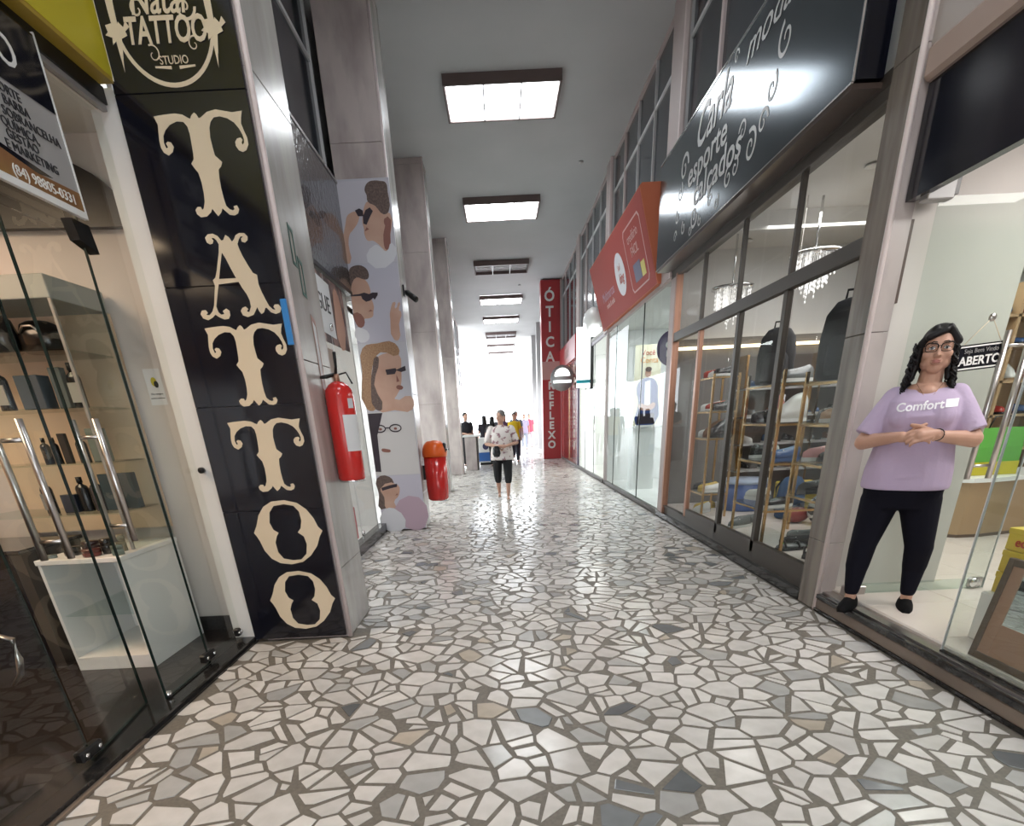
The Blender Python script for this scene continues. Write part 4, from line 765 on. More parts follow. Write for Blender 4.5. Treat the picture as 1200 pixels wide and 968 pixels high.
for i, ch in enumerate('ÓTICA'): text(ch, M['white_text'], pr, FQ, 1.90, 5.28 - i * .46, .44, font_off=.012)
for i, ch in enumerate('REFLEXO'): text(ch, M['white_text'], pr, FQ, 1.92, 2.52 - i * .335, .36, font_off=.014)
# gallery beyond: bright shop fronts both sides
def far_front(side, y0, y1, nm, mt_):
    x = 2.33 * side if side > 0 else -1.84
    w = st(thing(nm, None, None)); B('head_rail', M['greyframe'], w, x - .03, x + .03, y0, y1, 2.9, 3.0)
    n = 3; d = (y1 - y0) / n
    for k in range(n): B('pane', M['front_glass'], w, x - .004, x + .004, y0 + k * d + .03, y0 + (k + 1) * d - .03, .05, 2.9); B('post', mt_, w, x - .03, x + .03, y0 + k * d - .02, y0 + k * d + .03, 0, 2.9)
    bx = x + 1.6 * side; st(B('wall_back', M['white'], None, min(bx, bx + .1 * side), max(bx, bx + .1 * side), y0, y1, 0, 3.0)); st(B('wall_side', M['white'], None, min(x, bx), max(x, bx), y1, y1 + .05, 0, 3.0)); st(B('floor', M['plaster'], None, min(x, bx), max(x, bx), y0, y1, -.05, .02)); st(B('ceiling', M['white'], None, min(x, bx), max(x, bx), y0, y1, 2.95, 3.02))
    area('shop_lamp', ((x + bx) / 2, (y0 + y1) / 2, 2.9), 1.3, 90, (1, 1, 1))
for i in range(1, 4): far_front(-1, CY[i] + .62, CY[i + 1], 'window_%d' % (39 + i), M['greyframe'])
st(B('wall_left', M['plaster'], None, -2.02, -1.88, 8.62, 30.5, 2.98, 3.05))
for i in range(4, 5): far_front(1, PY[i][1] + .02, PY[i + 1][0], 'window_%d' % (50 + i), M['greyframe'])
for a, b, x in PY[5:]: st(B('column', M['greyframe'], None, 1.98, 2.45, a, b, 0, ZC, .01))


# ------------------------------------------------------------------ near right shop front (Y < 3.78)
KX = 2.29
st(B('trim_11', M['granite'], None, 2.285, 2.36, -9, 3.78, 0, .022)); st(B('trim_12', M['kerb_stone'], None, 2.292, 2.36, -9, 3.78, .022, .092, .004)); st(B('trim_13', M['granite'], None, 2.286, 2.33, -9, 3.78, .094, .128, .004)); st(B('trim_14', M['steel'], None, 2.33, 2.42, -9, 3.78, .05, .140)); 
st(B('trim_15', M['granite'], None, 2.352, 2.372, -2.5, 2.655, .140, .150))
w = st(thing('window_16', None, None)); B('pane', M['glass_green'], w, 2.357, 2.367, -1.5, 2.65, .15, 2.43); B('pane_edge', M['whiteframe'], w, 2.356, 2.368, 2.65, 2.656, .15, 2.43)
st(B('wall_right', M['black_panel'], None, 2.35, 2.40, -9, 3.765, 2.43, 2.93)); st(B('wall_right', mat('pale_header_wall', (.40, .36, .34), .7), None, 2.33, 2.45, -9, 3.78, 3.08, ZC)); st(B('trim_16', mat('tan_header_moulding', (.34, .25, .21), .5), None, 2.31, 2.40, -9, 3.775, 2.93, 3.08, .02)); st(B('trim_17', mat('brown_panel_edge', (.055, .045, .045), .3), None, 2.36, 2.60, 3.70, 3.765, 2.44, 2.93))
d = st(thing('door_3', None, None, (2.43, 3.66, 0), 0)); B('glass_leaf', M['glass_green'], d, .04, .98, -.005, .005, .155, 2.42); B('bottom_rail_band', M['shelf_glass'], d, .04, .98, -.008, .008, .155, .225); B('leaf_edge', M['whiteframe'], d, .98, .985, -.006, .006, .155, 2.42)
B('pivot_box', M['steel'], d, -.03, .12, -.03, .03, .145, .215, .006); B('top_pivot', M['greyframe'], d, -.05, .10, -.035, .035, 2.40, 2.52, .006); b = MB(); b.cyl((.90, -.01, .20), (.90, -.03, .20), .035, n=20).build('floor_lock', M['chrome'], d); B('lock_plate', M['steel'], d, .86, .97, -.012, .012, .16, .235, .01)
for x in (.60, .74): MB().cyl((x, -.05, .92), (x, -.05, 1.76), .017, n=12).build('pull_bar', M['steel'], d)
for z in (1.0, 1.68): MB().cyl((.60, -.05, z), (.74, -.05, z), .009, n=8).build('standoff', M['steel'], d)
st(B('reflection_strip', mat('brown_reflection', (.09, .055, .045), .4), None, 2.425, 2.445, 3.795, 3.84, 1.95, 2.36))  # a brown reflection painted as a thin solid strip, no real jamb part
t = thing('open_sign', 'small black hanging sign reading ABERTO on the open glass door', 'sign', (2.905, 3.625, 1.63)); t.rotation_euler = (0, R(-4), 0)
B('board', M['black_panel'], t, -.145, .145, -.004, .004, -.07, .07, .002); FO = ((0, -.004, 0), (1, 0, 0), (0, 0, 1))
flat([[(-.138, -.063), (.138, -.063), (.138, .063), (-.138, .063)], [(-.130, -.055), (.130, -.055), (.130, .055), (-.130, .055)]], M['white_text'], t, FO, 'border_print')
text('ABERTO', M['white_text'], t, FO, 0, -.02, .066, font_off=.0015); text('Seja Bem Vindo', M['greyframe'], t, FO, 0, .034, .034, sx=.95)
for s_ in (-1, 1): MB().tube([(s_ * .11, -.003, .07), (.03, -.003, .20)], .0022, 5).build('cord', M['cream'], t)
MB().ell((.03, 0, .20), .022, .014, .022, 12, 8).build('suction_hook', M['steel'], t)
# counter, shelves with shoes, bag
c = thing('curved_counter', 'long beige counter with rounded white top inside the near shop', 'counter', (4.25, 5.2, .154)); pts = [(0, .36), (.04, .12), (.18, .0), (.4, .0), (1.35, .22), (1.35, .7), (0, .7)]
MB().prism(pts, 0, .52, 'z').build('body', M['wood'], c); MB().prism([(x * 1.03 - .02, y * 1.05 - .03) for x, y in pts], .52, .56, 'z').build('top', M['white'], c); MB().prism([(x * 1.0, y * 1.0 - .004) for x, y in pts], .0, .03, 'z').build('plinth', M['wood_dk'], c)
sf = thing('lit_shoe_shelf', 'wall shelf unit with yellow strip lights behind the glass door', 'shelf', (3.85, 6.0, .154)); B('back_board', M['wood'], sf, 0, 2.0, .36, .39, 0, 2.25)
for x in (0, .62, 1.24, 1.9): B('upright', M['wood'], sf, x, x + .03, 0, .36, 0, 2.25)
SZ = (.75, 1.08, 1.40, 1.72, 1.98)
for z in SZ: B('shelf_board', M['wood'], sf, 0, 1.93, 0, .36, z - .025, z)
for x in (.60, 1.22): B('light_strip', M['led_yel'], sf, x - .04, x - .01, .33, .355, .3, 2.2)
B('light_strip', M['led_yel'], sf, 0, 1.93, .30, .35, 2.2, 2.24)
def shoe_mesh(kind):
    b = MB(); s = MB(); L = .27
    prof = {'sneaker': (.10, .075, .055), 'pump': (.055, .06, .035), 'boot': (.19, .17, .06), 'sandal': (.03, .03, .02)}[kind]
    rings = []
    for i in range(9):
        t = i / 8; x = -L / 2 + L * t; w = .045 * (1 - .35 * abs(t - .62) ** 1.5 * 3) * (1 if 0 < i < 8 else .5)
        h = (prof[0] * (1 - t / .45) + prof[1] * (t / .45)) if t < .45 else (prof[1] + (prof[2] - prof[1]) * ((t - .45) / .55))
        if i in (0, 8): h *= .7
        rings.append([(x, math.cos(a) * w, .022 + max(0, math.sin(a)) * h) for a in [math.pi * q / 8 for q in range(9)]])
    b.loft(rings, smooth=True)
    s.loft([[(-L / 2 + L * t, sy * .048 * (1 - .3 * abs(t - .62) ** 1.5 * 3) * (1 if 0 < t < 1 else .6), z) for sy, z in ((-1, 0), (1, 0), (1, .024), (-1, .024))] for t in [i / 8 for i in range(9)]])
    return b.mesh('upper', M['gloss']), s.mesh('sole', M['gloss'])
SM = {k_: shoe_mesh(k_) for k_ in ('sneaker', 'pump', 'boot', 'sandal')}
def shoe(kind, label, loc, rz, upper, sole, group=None, name=None, scale=1.):
    t = thing(name or {'sneaker': 'sneaker', 'pump': 'pump_shoe', 'boot': 'ankle_boot', 'sandal': 'sandal'}[kind], label, 'shoe', loc, rz, group); t.scale = (scale,) * 3
    for nm_, me_, cc in (('upper', SM[kind][0], upper), ('sole', SM[kind][1], sole)):
        o = bpy.data.objects.new(nm_, me_); COL.objects.link(o); o.parent = t; o.color = (*cc, 1)
    if kind == 'sneaker': MB().tube([(.0, -.03, .085), (.03, .03, .08), (.05, -.03, .07), (.075, .03, .062)], .003, 4).build('laces', M['white_text'], t)
    if kind == 'sandal': MB().tube([(.05, -.045, .02), (.05, -.02, .06), (.05, .02, .06), (.05, .045, .02)], .012, 6).tube([(-.07, -.04, .02), (-.09, -.03, .08), (-.11, 0, .09), (-.09, .03, .08), (-.07, .04, .02)], .009, 6).build('strap', M['black_metal'], t)
    return t
BK = (.012, .012, .014); WH = (.62, .62, .60); GR = (.14, .15, .15); BR = (.16, .08, .05); TN = (.40, .26, .16); BL = (.04, .09, .22); RD = (.35, .04, .03); PK = (.55, .25, .25); YL = (.55, .38, .08)
nm_sh = ('lowest', 'second lowest', 'middle', 'second highest', 'highest'); cn = {BK: 'black', WH: 'white', GR: 'grey', BR: 'brown', TN: 'tan', BL: 'navy blue', RD: 'red', PK: 'pink', YL: 'yellow'}
rs = random.Random(4); seqs = [[BK, TN, BR, GR, WH, BL, RD], [GR, BK, BR, TN, WH, RD, BL], [BR, BK, GR, TN, BL, WH, PK], [BK, BR, TN, GR, RD, BL, WH], [BK, GR, BR, TN, BL, RD, WH]]
for si, z in enumerate(SZ):
    for q in range(7):
        kind = ('pump', 'sneaker', 'boot', 'pump', 'boot')[si]; cc = seqs[si][q]
        shoe(kind, '%s %s on the %s board of the lit shelf unit' % (cn[cc], {'pump': 'low shoe', 'sneaker': 'sneaker', 'boot': 'ankle boot'}[kind], nm_sh[si]), (3.85 + .15 + q * .25, 6.17, .154 + z + .001), R(-80 + rs.uniform(-10, 10)), cc, BK if si % 2 else (.3, .2, .12), scale=.95)
t = thing('green_shopping_bag', 'bright green and yellow shopping bag on the beige counter', 'bag', (4.75, 5.45, .716)); MB().loft([[(-.22 * k1, -.08 * k2, z), (.22 * k1, -.08 * k2, z), (.22 * k1, .08 * k2, z), (-.22 * k1, .08 * k2, z)] for z, k1, k2 in ((0, 1, 1), (.25, 1, .9), (.42, 1, .4))]).build('bag_body', M['green'], t); B('yellow_band', M['yellow'], t, -.221, .221, -.085, .0, .0, .12); MB().tube([(-.1, 0, .41), (-.08, -.02, .52), (.08, -.02, .52), (.1, 0, .41)], .008, 6).build('handle', M['black_metal'], t)
t = thing('black_handbag', 'black handbag leaning above the green bag on the counter', 'bag', (4.62, 5.70, .716)); B('bag_body', M['gloss'], t, -.16, .16, -.05, .05, .0, .62, .03, color=BK); MB().tube([(-.1, 0, .62), (-.06, 0, .74), (.06, 0, .74), (.1, 0, .62)], .01, 6).build('handle', M['steel'], t)
t = thing('display_card', 'dark upright display card on the counter behind the door handles', 'card', (4.32, 5.55, .716)); B('card', M['gloss'], t, -.05, .05, -.01, .01, 0, .42, color=(.03, .03, .03)); B('foot', M['steel'], t, -.06, .06, -.04, .04, 0, .01)
# yellow shoe boxes on a stand, tilted floor mirror
t = thing('display_plinth', 'low white plinth under the yellow boxes behind the mirror', 'plinth', (2.78, 2.58, .154)); B('body', M['white'], t, -.17, .17, -.22, .22, 0, .275, .01)
for i in range(3):
    t = thing('shoe_box', ['bottom', 'middle', 'top'][i] + ' yellow shoe box in the stack behind the mirror', 'box', (2.77 + .012 * i, 2.60 + .012 * i, .430 + .115 * i), R(-3 + 2 * i)); B('carton', M['yellowbox'], t, -.13, .13, -.175, .175, 0, .085, .002); B('lid', M['yellowbox'], t, -.133, .133, -.178, .178, .085, .112, .002); text('ecoalorn', M['redtext'], t, ((-.133, 0, 0), (0, -1, 0), (0, 0, 1)), .0, .045, .066, font_off=.001)
shoe('pump', 'white shoe lying on top of the yellow box stack', (2.79, 2.62, .774), R(260), WH, WH)
t = thing('floor_mirror', 'low dark-framed floor mirror leaning behind the near glass at lower right', 'mirror', (2.44, 2.57, .156)); t.rotation_euler = (0, R(6), 0)
for y0, y1, z0, z1 in ((-.035, 0, 0, .52), (-.9, -.865, 0, .52), (-.865, -.035, .485, .52), (-.865, -.035, 0, .035)): B('frame_rail', M['wood_dk'], t, -.008, .022, y0, y1, z0, z1, .003)
B('inner_frame', M['wood_mid'], t, .0, .02, -.10, -.035, .035, .485); B('mirror_glass', M['mirror'], t, .004, .010, -.865, -.10, .20, .485); B('lower_panel', M['wood_mid'], t, .002, .012, -.865, -.10, .035, .20)
B('back_board', M['wood_mid'], t, .022, .06, -.9, 0, 0, .5)

# ------------------------------------------------------------------ shoe shop display (Y 4.1..8)
def rack(name, label, x0, x1, y0, y1, zs, ztop):
    t = thing(name, label, 'rack', (x0, y0, .158))
    for x in (0, x1 - x0):
        for y in (0, y1 - y0): MB().box(x - .012, x + .012, y - .012, y + .012, 0, ztop).build('upright', M['gold'], t)
    for z in zs:
        B('glass_shelf', M['shelf_glass'], t, -.01, x1 - x0 + .01, -.01, y1 - y0 + .01, z - .01, z)
        B('shelf_rail', M['gold'], t, -.012, x1 - x0 + .012, -.018, -.008, z - .028, z - .010); B('shelf_rail', M['gold'], t, -.018, -.008, -.01, y1 - y0 + .01, z - .028, z - .010)
    return t
rack('brass_rack', 'brass display rack nearest the marble pilaster inside the shoe shop', 2.52, 3.1, 4.25, 4.86, (.55, .82, 1.12, 1.42), 1.50)
rack('brass_rack', 'tall brass display rack in the middle of the shoe shop window', 2.52, 3.15, 5.25, 5.99, (.35, .78, 1.12, 1.45), 1.55)
rack('brass_rack', 'brass display rack at the far end of the shoe shop window', 2.52, 2.82, 6.98, 7.5, (.30, .95, 1.25, 1.62), 1.64)
rk = [('nearest brass rack', 2.66, 4.35, (.55, .82, 1.12, 1.42), .5), ('middle brass rack', 2.66, 5.37, (.35, .78, 1.12, 1.45), .6), ('far brass rack', 2.66, 7.06, (.30, .95, 1.25, 1.62), .5)]
cols_ = [[(YL, GR, BK), (WH, BK, PK), (GR, TN, BK), (BK, WH, GR)], [(BK, GR, WH), (BL, WH, BK), (WH, PK, BK), (GR, BK, BL)], [(WH, YL, BK), (BK, BR, WH), (BK, RD, WH), (BK, WH, RD)]]
lv = ('bottom', 'second', 'third', 'top')
for ri, (rn, x, y, zs, dy) in enumerate(rk):
    for li, z in enumerate(zs):
        for q in range(3):
            if ri < 2 and li == 3 and q: continue
            c1 = cols_[ri][li][q]; kd = ('sneaker', 'pump', 'sneaker', 'boot')[(li + ri) % 4] if q != 2 else 'sneaker'
            if ri == 2 and li == 3 and q == 0: kd = 'sneaker'
            shoe(kd, '%s %s on the %s shelf of the %s' % (cn[c1], {'sneaker': 'sneaker', 'pump': 'low shoe', 'boot': 'ankle boot'}[kd], lv[li], rn), (x + .02 + .02 * q if ri < 2 else 2.67, y + q * dy / 2.3 if ri < 2 else y + .01 + q * .165, .158 + z + .001), (R(rs.uniform(-20, 200)) if q else R(190)) if ri < 2 else R(184 - 6 * q), c1, WH if (q + li) % 3 == 0 else c1, scale=1.2 if ri < 2 else .95)
for i, (x, y, kd, c1, c2, rz, lb) in enumerate(((2.78, 4.75, 'sandal', BK, BK, 30, 'nearest black sandal with loop strap on the shop floor'), (2.96, 4.62, 'sandal', BK, BK, 60, 'black sandal beside the nearest one on the shop floor'), (2.72, 5.05, 'sandal', GR, BK, 10, 'grey sandal on the floor by the middle mullion'), (2.85, 5.15, 'sneaker', BK, (.1, .4, .05), 140, 'black sneaker with green sole on the shop floor'), (2.72, 6.25, 'sneaker', GR, WH, 200, 'grey sneaker on the shop floor left of the middle mullion'), (2.86, 6.38, 'sneaker', GR, WH, 160, 'second grey sneaker lying behind the first on the floor'), (2.66, 7.35, 'sneaker', WH, WH, 210, 'white sneaker at the foot of the far rack'), (2.82, 7.7, 'pump', YL, YL, 190, 'yellow shoe behind the white sneaker by the far rack'), (3.0, 5.4, 'sneaker', GR, WH, 120, 'grey and white shoe beside the black one on the floor'))):
    shoe(kd, lb, (x, y, .158), R(rz), c1, c2, scale=1.15)
t = thing('round_pouf', 'round blue pouf with pale top standing behind the brass racks', 'pouf', (3.28, 7.82 - .28, .158)); MB().lathe([(.0, 0), (.30, .0), (.31, .02), (.31, .34)], n=28).build('side', M['paint'], t, color=(.05, .10, .28)); MB().lathe([(.31, .34), (.325, .36), (.31, .39), (0, .40)], n=28).build('top', M['paint'], t, color=(.35, .42, .55))
t = thing('yellow_cube_stool', 'yellow cube stool on the white floor of the shoe shop', 'stool', (3.85, 7.15, .158)); B('cube', M['yellowbox'], t, -.25, .22, -.2, .2, .03, .36, .015); B('foot', M['black_metal'], t, -.22, .19, -.17, .17, 0, .03)
t = thing('striped_bag', 'black and white striped bag on the floor beside the marble pilaster', 'bag', (3.62, 6.2, .158)); MB().ell((0, 0, .17), .16, .10, .17, 16, 10).build('bag_body', mat('zebra_print', (.62, .62, .62), .5, noise=(.02, .02, .02), scale=9, ramp=(.49, .51), stretch=(1, 1, 2.5)), t); MB().tube([(-.08, 0, .3), (-.05, 0, .42), (.05, 0, .42), (.08, 0, .3)], .008, 6).build('handle', M['black_metal'], t)
t = thing('red_bag', 'dark red bag lying next to the striped bag', 'bag', (3.42, 6.35, .158)); MB().ell((0, 0, .09), .15, .09, .09, 16, 8).build('bag_body', M['paint'], t, color=(.25, .04, .035)); MB().tube([(-.06, 0, .16), (0, -.03, .22), (.06, 0, .16)], .007, 6).build('handle', M['black_metal'], t)
def backpack(label, loc, rz, s, c_):
    t = thing('backpack', label, 'backpack', loc, rz); t.scale = (s,) * 3
    MB().loft([[(math.copysign(abs(math.cos(a)) ** .6, math.cos(a)) * wx, math.copysign(abs(math.sin(a)) ** .6, math.sin(a)) * wy, z) for a in [2 * math.pi * q / 20 for q in range(20)]] for z, wx, wy in ((0, .14, .08), (.02, .165, .10), (.25, .17, .105), (.40, .15, .09), (.47, .10, .06), (.49, .04, .03))], smooth=True).build('main_pack', M['cloth'], t, color=c_)
    MB().loft([[(math.copysign(abs(math.cos(a)) ** .6, math.cos(a)) * wx, -.09 + math.copysign(abs(math.sin(a)) ** .6, math.sin(a)) * wy, z) for a in [2 * math.pi * q / 16 for q in range(16)]] for z, wx, wy in ((.03, .11, .03), (.06, .125, .05), (.22, .12, .05), (.27, .09, .03))], smooth=True).build('front_pocket', M['cloth'], t, color=tuple(k * 1.6 for k in c_))
    MB().tube([(-.05, .02, .47), (-.045, .02, .54), (.045, .02, .54), (.05, .02, .47)], .009, 6).build('top_handle', M['black_metal'], t)
    for s_ in (-1, 1): MB().tube([(s_ * .08, .08, .45), (s_ * .10, .14, .35), (s_ * .10, .13, .12), (s_ * .12, .07, .03)], .012, 6).build('shoulder_strap', M['black_metal'], t)
    return t
backpack('large black backpack on top of the nearest brass rack', (2.70, 4.70, .158 + 1.425), R(-25), 1.12, (.018, .02, .024))
backpack('black backpack on top of the middle brass rack', (2.70, 5.86, .158 + 1.452), R(-30), 1.0, (.014, .014, .016))
backpack('blue backpack on the floor behind the middle rack', (3.5, 6.7, .158), R(20), 1.0, (.03, .08, .18))
rack('brass_rack', 'wide brass rack in the second row behind the middle window rack', 3.32, 4.12, 5.3, 5.75, (.35, .78, 1.12, 1.45), 1.5)
c5 = ((BK, GR, BR, BL, RD), (BR, BK, GR, WH, BL), (GR, BK, RD, BR, TN), (BK, BR, GR, BL, WH))
for li, z in enumerate((.35, .78, 1.12, 1.45)):
    for q in range(5): shoe('boot' if li == 3 else 'sneaker', '%s %s on the %s shelf of the second-row rack' % (cn[c5[li][q]], 'ankle boot' if li == 3 else 'sneaker', lv[li]), (3.40 + q * .16, 5.52, .158 + z + .001), R(-80 + rs.uniform(-12, 12)), c5[li][q], WH if q == 3 else BK, scale=1.15)
t = thing('clothes_rail', 'rail of dark hanging garments deep in the shoe shop', 'rail', (4.6, 6.9, .158)); MB().cyl((0, 0, 0), (0, 0, 1.6), .015).cyl((1.3, 0, 0), (1.3, 0, 1.6), .015).cyl((0, 0, 1.6), (1.3, 0, 1.6), .015).build('rail_frame', M['gold'], t)
for i in range(12):
    g = thing('garment', ['black', 'navy', 'charcoal', 'dark brown', 'grey', 'maroon', 'deep green', 'blue-grey', 'plum', 'dark olive', 'slate', 'rust'][i] + ' garment on the rail deep in the shoe shop', 'garment', (4.7 + .1 * i, 6.9, .86))
    MB().loft([[(-.03, -w_, z), (.03, -w_, z), (.03, w_, z), (-.03, w_, z)] for z, w_ in ((0, .20), (.5, .18), (.78, .22), (.84, .06))]).build('cloth', M['cloth'], g, color=[(.012, .012, .014), (.02, .03, .07), (.04, .04, .04), (.06, .035, .02), (.15, .15, .15), (.10, .02, .03), (.02, .06, .04), (.08, .10, .14), (.07, .03, .08), (.06, .06, .03), (.06, .07, .08), (.2, .07, .03)][i])
    MB().tube([(0, 0, .84), (0, .012, .885), (0, 0, .91)], .004, 5).build('hook', M['chrome'], g)
# shelving far back in the shoe shop, seen through the glass
sv = thing('back_wall_shelving', 'wide dark shelving full of shoes on the far side wall of the shoe shop', 'shelf', (3.3, 7.98, .158)); B('back_board', mat('dark_shelf_back', (.10, .085, .075), .5), sv, 0, 3.0, .26, .29, 0, 1.9)
for z in (.45, .8, 1.15, 1.5): B('shelf_board', M['whiteframe'], sv, 0, 3.0, 0, .26, z - .02, z)
for x in (0, 1.0, 2.0, 2.97): B('upright', M['gold'], sv, x, x + .03, 0, .26, 0, 1.9)
for li, z in enumerate((.45, .8, 1.15, 1.5)):
    for q in range(10):
        c1 = ((BK, GR, BR, WH, BL) if q < 5 else (BK, TN, RD, GR, WH))[(q + li * 3) % 5]
        kd = 'sneaker' if q < 5 else 'pump'
        shoe(kd, '%s %s on the %s board of the back wall shelving' % (cn[c1], 'sneaker' if q < 5 else 'low shoe', lv[li]), (3.47 + q * .29, 8.1, .158 + z + .001), R(-85), c1, WH)
for i, (x0, x1, y, z) in enumerate(((2.45, 4.6, 8.24, 2.17),)): 
    o = B('light_strip', M['led_warm'], None, x0, x1, y - .02, y - .0, z, z + .035); tag(o, ['warm strip light on the far side wall of the shoe shop', 'warm strip light on the ceiling beam of the shoe shop'][i], 'light')
def chandelier(label, x, y, z):
    t = thing('crystal_chandelier', label, 'chandelier', (x, y, z)); MB().cyl((0, 0, 0), (0, 0, .02), .24, n=24).build('crystal_plate', M['chrome'], t); MB().cyl((0, 0, .02), (0, 0, 3.28 - z), .012, n=8).build('hanging_rod', M['chrome'], t); r2 = random.Random(3); b = MB()
    for i in range(60):
        a = r2.uniform(0, 6.28); rr = .22 * math.sqrt(r2.random()); l = .12 + .35 * (1 - rr / .24) * r2.uniform(.6, 1); b.cyl((rr * math.cos(a), rr * math.sin(a), 0), (rr * math.cos(a), rr * math.sin(a), -l), .002, n=3)
        for q in range(4): zz_ = -l + q * .045; b.ell((rr * math.cos(a), rr * math.sin(a), zz_), .009, .009, .014, 6, 4)
    b.build('crystal_strands', M['crystal'], t)['kind'] = 'stuff'
chandelier('crystal chandelier behind the nearest backpack in the shoe shop', 3.27, 6.55, 2.80); chandelier('crystal chandelier at the far end of the shoe shop', 2.84, 7.55, 2.72)
for i, (x, y, z) in enumerate(((3.30, 5.85, 3.27), (2.75, 7.3, 3.27), (3.1, 7.9, 3.27), (3.9, 7.3, 3.27), (4.3, 6.3, 3.27), (4.6, 7.6, 3.27), (3.2, 2.9, 2.92), (3.9, 3.6, 2.92), (4.6, 3.2, 2.92))):
    t = thing('ceiling_spot', ['spot lamp nearest the marble pilaster in the shoe shop ceiling', 'spot lamp over the far brass rack', 'spot lamp by the far side wall behind the far brass rack', 'spot lamp above the yellow stool', 'spot lamp over the middle of the shoe shop', 'spot lamp over the back wall shelving', 'spot lamp just inside the near shop doorway', 'spot lamp in front of the lit shelf unit', 'spot lamp deep inside the near shop'][i], 'lamp', (x, y, z))
    MB().lathe([(.055, 0), (.06, -.01), (.045, -.012)], n=20).build('ring', M['white'], t); MB().cyl((0, 0, -.002), (0, 0, -.008), .045, n=20).build('lens', M['lamp_disc'], t)
t = thing('hanging_card', 'white sales tag card hanging in the middle of the shoe shop', 'card', (3.05, 6.4, 1.35)); B('card', M['paper'], t, -.06, .06, 0, .004, 0, .18); MB().cyl((0, .002, .18), (0, .002, 1.9), .002, n=4).build('cord', M['steel'], t)
# ------------------------------------------------------------------ kiosk and freezer in the gallery
t = thing('kiosk_counter', 'pinkish kiosk counter with pale top against the fourth left column', 'counter', (-1.17, 18.35, 0)); B('front_panel', M['marble_pink'], t, 0, .36, 0, .9, 0, 1.0, .005); B('top', M['white'], t, -.05, .50, -.06, 1.0, 1.0, 1.05, .005); B('side_panel', M['bronze'], t, .36, .40, 0, .9, 0, 1.0)
t = thing('ice_freezer', 'blue and white freezer chest standing behind the kiosk counter', 'freezer', (-.82, 20.5, 0)); B('body', M['white'], t, 0, .48, 0, .7, .08, .9, .01); B('blue_print', M['paint'], t, -.004, .484, -.006, 0, .12, .42, color=(.03, .12, .38)); flat([circ(.25, .62, .11)], M['bluedark'], t, ((0, -.001, 0), (1, 0, 0), (0, 0, 1)), 'round_print'); B('foot', M['black_metal'], t, .02, .46, .02, .66, 0, .08)

# ------------------------------------------------------------------ people
def hand(mb, w, d, n, side, curl=.5, k=1.):
    """palm and five fingers: w wrist, d forward, n palm normal (curl towards it), side = +1 thumb towards d x n"""
    w = Vector(w); d = Vector(d).normalized(); n = Vector(n); n = (n - d * n.dot(d)).normalized(); s = d.cross(n) * side
    mb.cap(w, w + d * .075 * k, .021 * k, .026 * k, 10)
    mb.cap(w + d * .03 * k + s * .014 * k, w + d * .078 * k + s * .022 * k, .018 * k, .0135 * k, 8); mb.cap(w + d * .03 * k - s * .014 * k, w + d * .074 * k - s * .024 * k, .018 * k, .012 * k, 8)
    for q, (off, ln) in enumerate(((.027, .070), (.009, .078), (-.009, .073), (-.026, .058))):
        p = w + d * .078 * k + s * off * k; dd = (d + s * off * 2).normalized()
        for j in range(3):
            a = curl * (.45 + .75 * j); v = (dd * math.cos(a) + n * math.sin(a)).normalized(); p2 = p + v * ln * k * (.44, .32, .24)[j]; mb.cap(p, p2, (.0088 - .0007 * j) * k, (.0084 - .0008 * j) * k, 8); p = p2
    p = w + d * .02 * k + s * .020 * k; v = (d * .6 + s * .75 + n * .35).normalized()
    for ln, dv in ((.038, 0), (.030, .3), (.024, .5)):
        v2 = (v + (d * dv + n * dv * .6) * .6).normalized(); p2 = p + v2 * ln * k; mb.cap(p, p2, .0105 * k, .0095 * k, 8); p = p2
def ering(z, a, b, y=0., n=20, x=0.): return [(x + a * math.cos(2 * math.pi * q / n), y + b * math.sin(2 * math.pi * q / n), z) for q in range(n)]
def bring(z, a, b, y=0., n=24, x=0.): # squarer ring
    o = []
    for q in range(n):
        t = 2 * math.pi * q / n; c, s_ = math.cos(t), math.sin(t); o.append((x + a * math.copysign(abs(c) ** .8, c), y + b * math.copysign(abs(s_) ** .9, s_), z))
    return o
def head_parts(mb, c, k, tilt=0.):
    """skull, jaw, nose, lips, ears; c = centre, face towards -y"""
    x, y, z = c
    mb.ell((x, y + .012 * k, z + .022 * k), .074 * k, .092 * k, .090 * k, 20, 14); mb.ell((x, y - .012 * k, z - .032 * k), .066 * k, .074 * k, .078 * k, 20, 12); mb.ell((x, y - .042 * k, z - .086 * k), .036 * k, .032 * k, .026 * k, 12, 8); mb.ell((x - .035 * k, y - .015 * k, z - .060 * k), .032 * k, .045 * k, .034 * k, 12, 8); mb.ell((x + .035 * k, y - .015 * k, z - .060 * k), .032 * k, .045 * k, .034 * k, 12, 8)
    mb.cap((x, y - .082 * k, z + .012 * k), (x, y - .101 * k, z - .026 * k), .0085 * k, .0125 * k, 8); mb.ell((x - .010 * k, y - .090 * k, z - .030 * k), .008 * k, .008 * k, .007 * k, 8, 6); mb.ell((x + .010 * k, y - .090 * k, z - .030 * k), .008 * k, .008 * k, .007 * k, 8, 6)
    for s in (-1, 1):
        mb.ell((x + s * .074 * k, y + .010 * k, z - .008 * k), .009 * k, .018 * k, .030 * k, 10, 8); mb.ell((x + s * .040 * k, y - .058 * k, z - .022 * k), .026 * k, .022 * k, .024 * k, 12, 8); mb.ell((x + s * .030 * k, y - .076 * k, z + .028 * k), .024 * k, .010 * k, .007 * k, 10, 6)
    mb.ell((x, y - .078 * k, z - .058 * k), .026 * k, .016 * k, .014 * k, 12, 8)
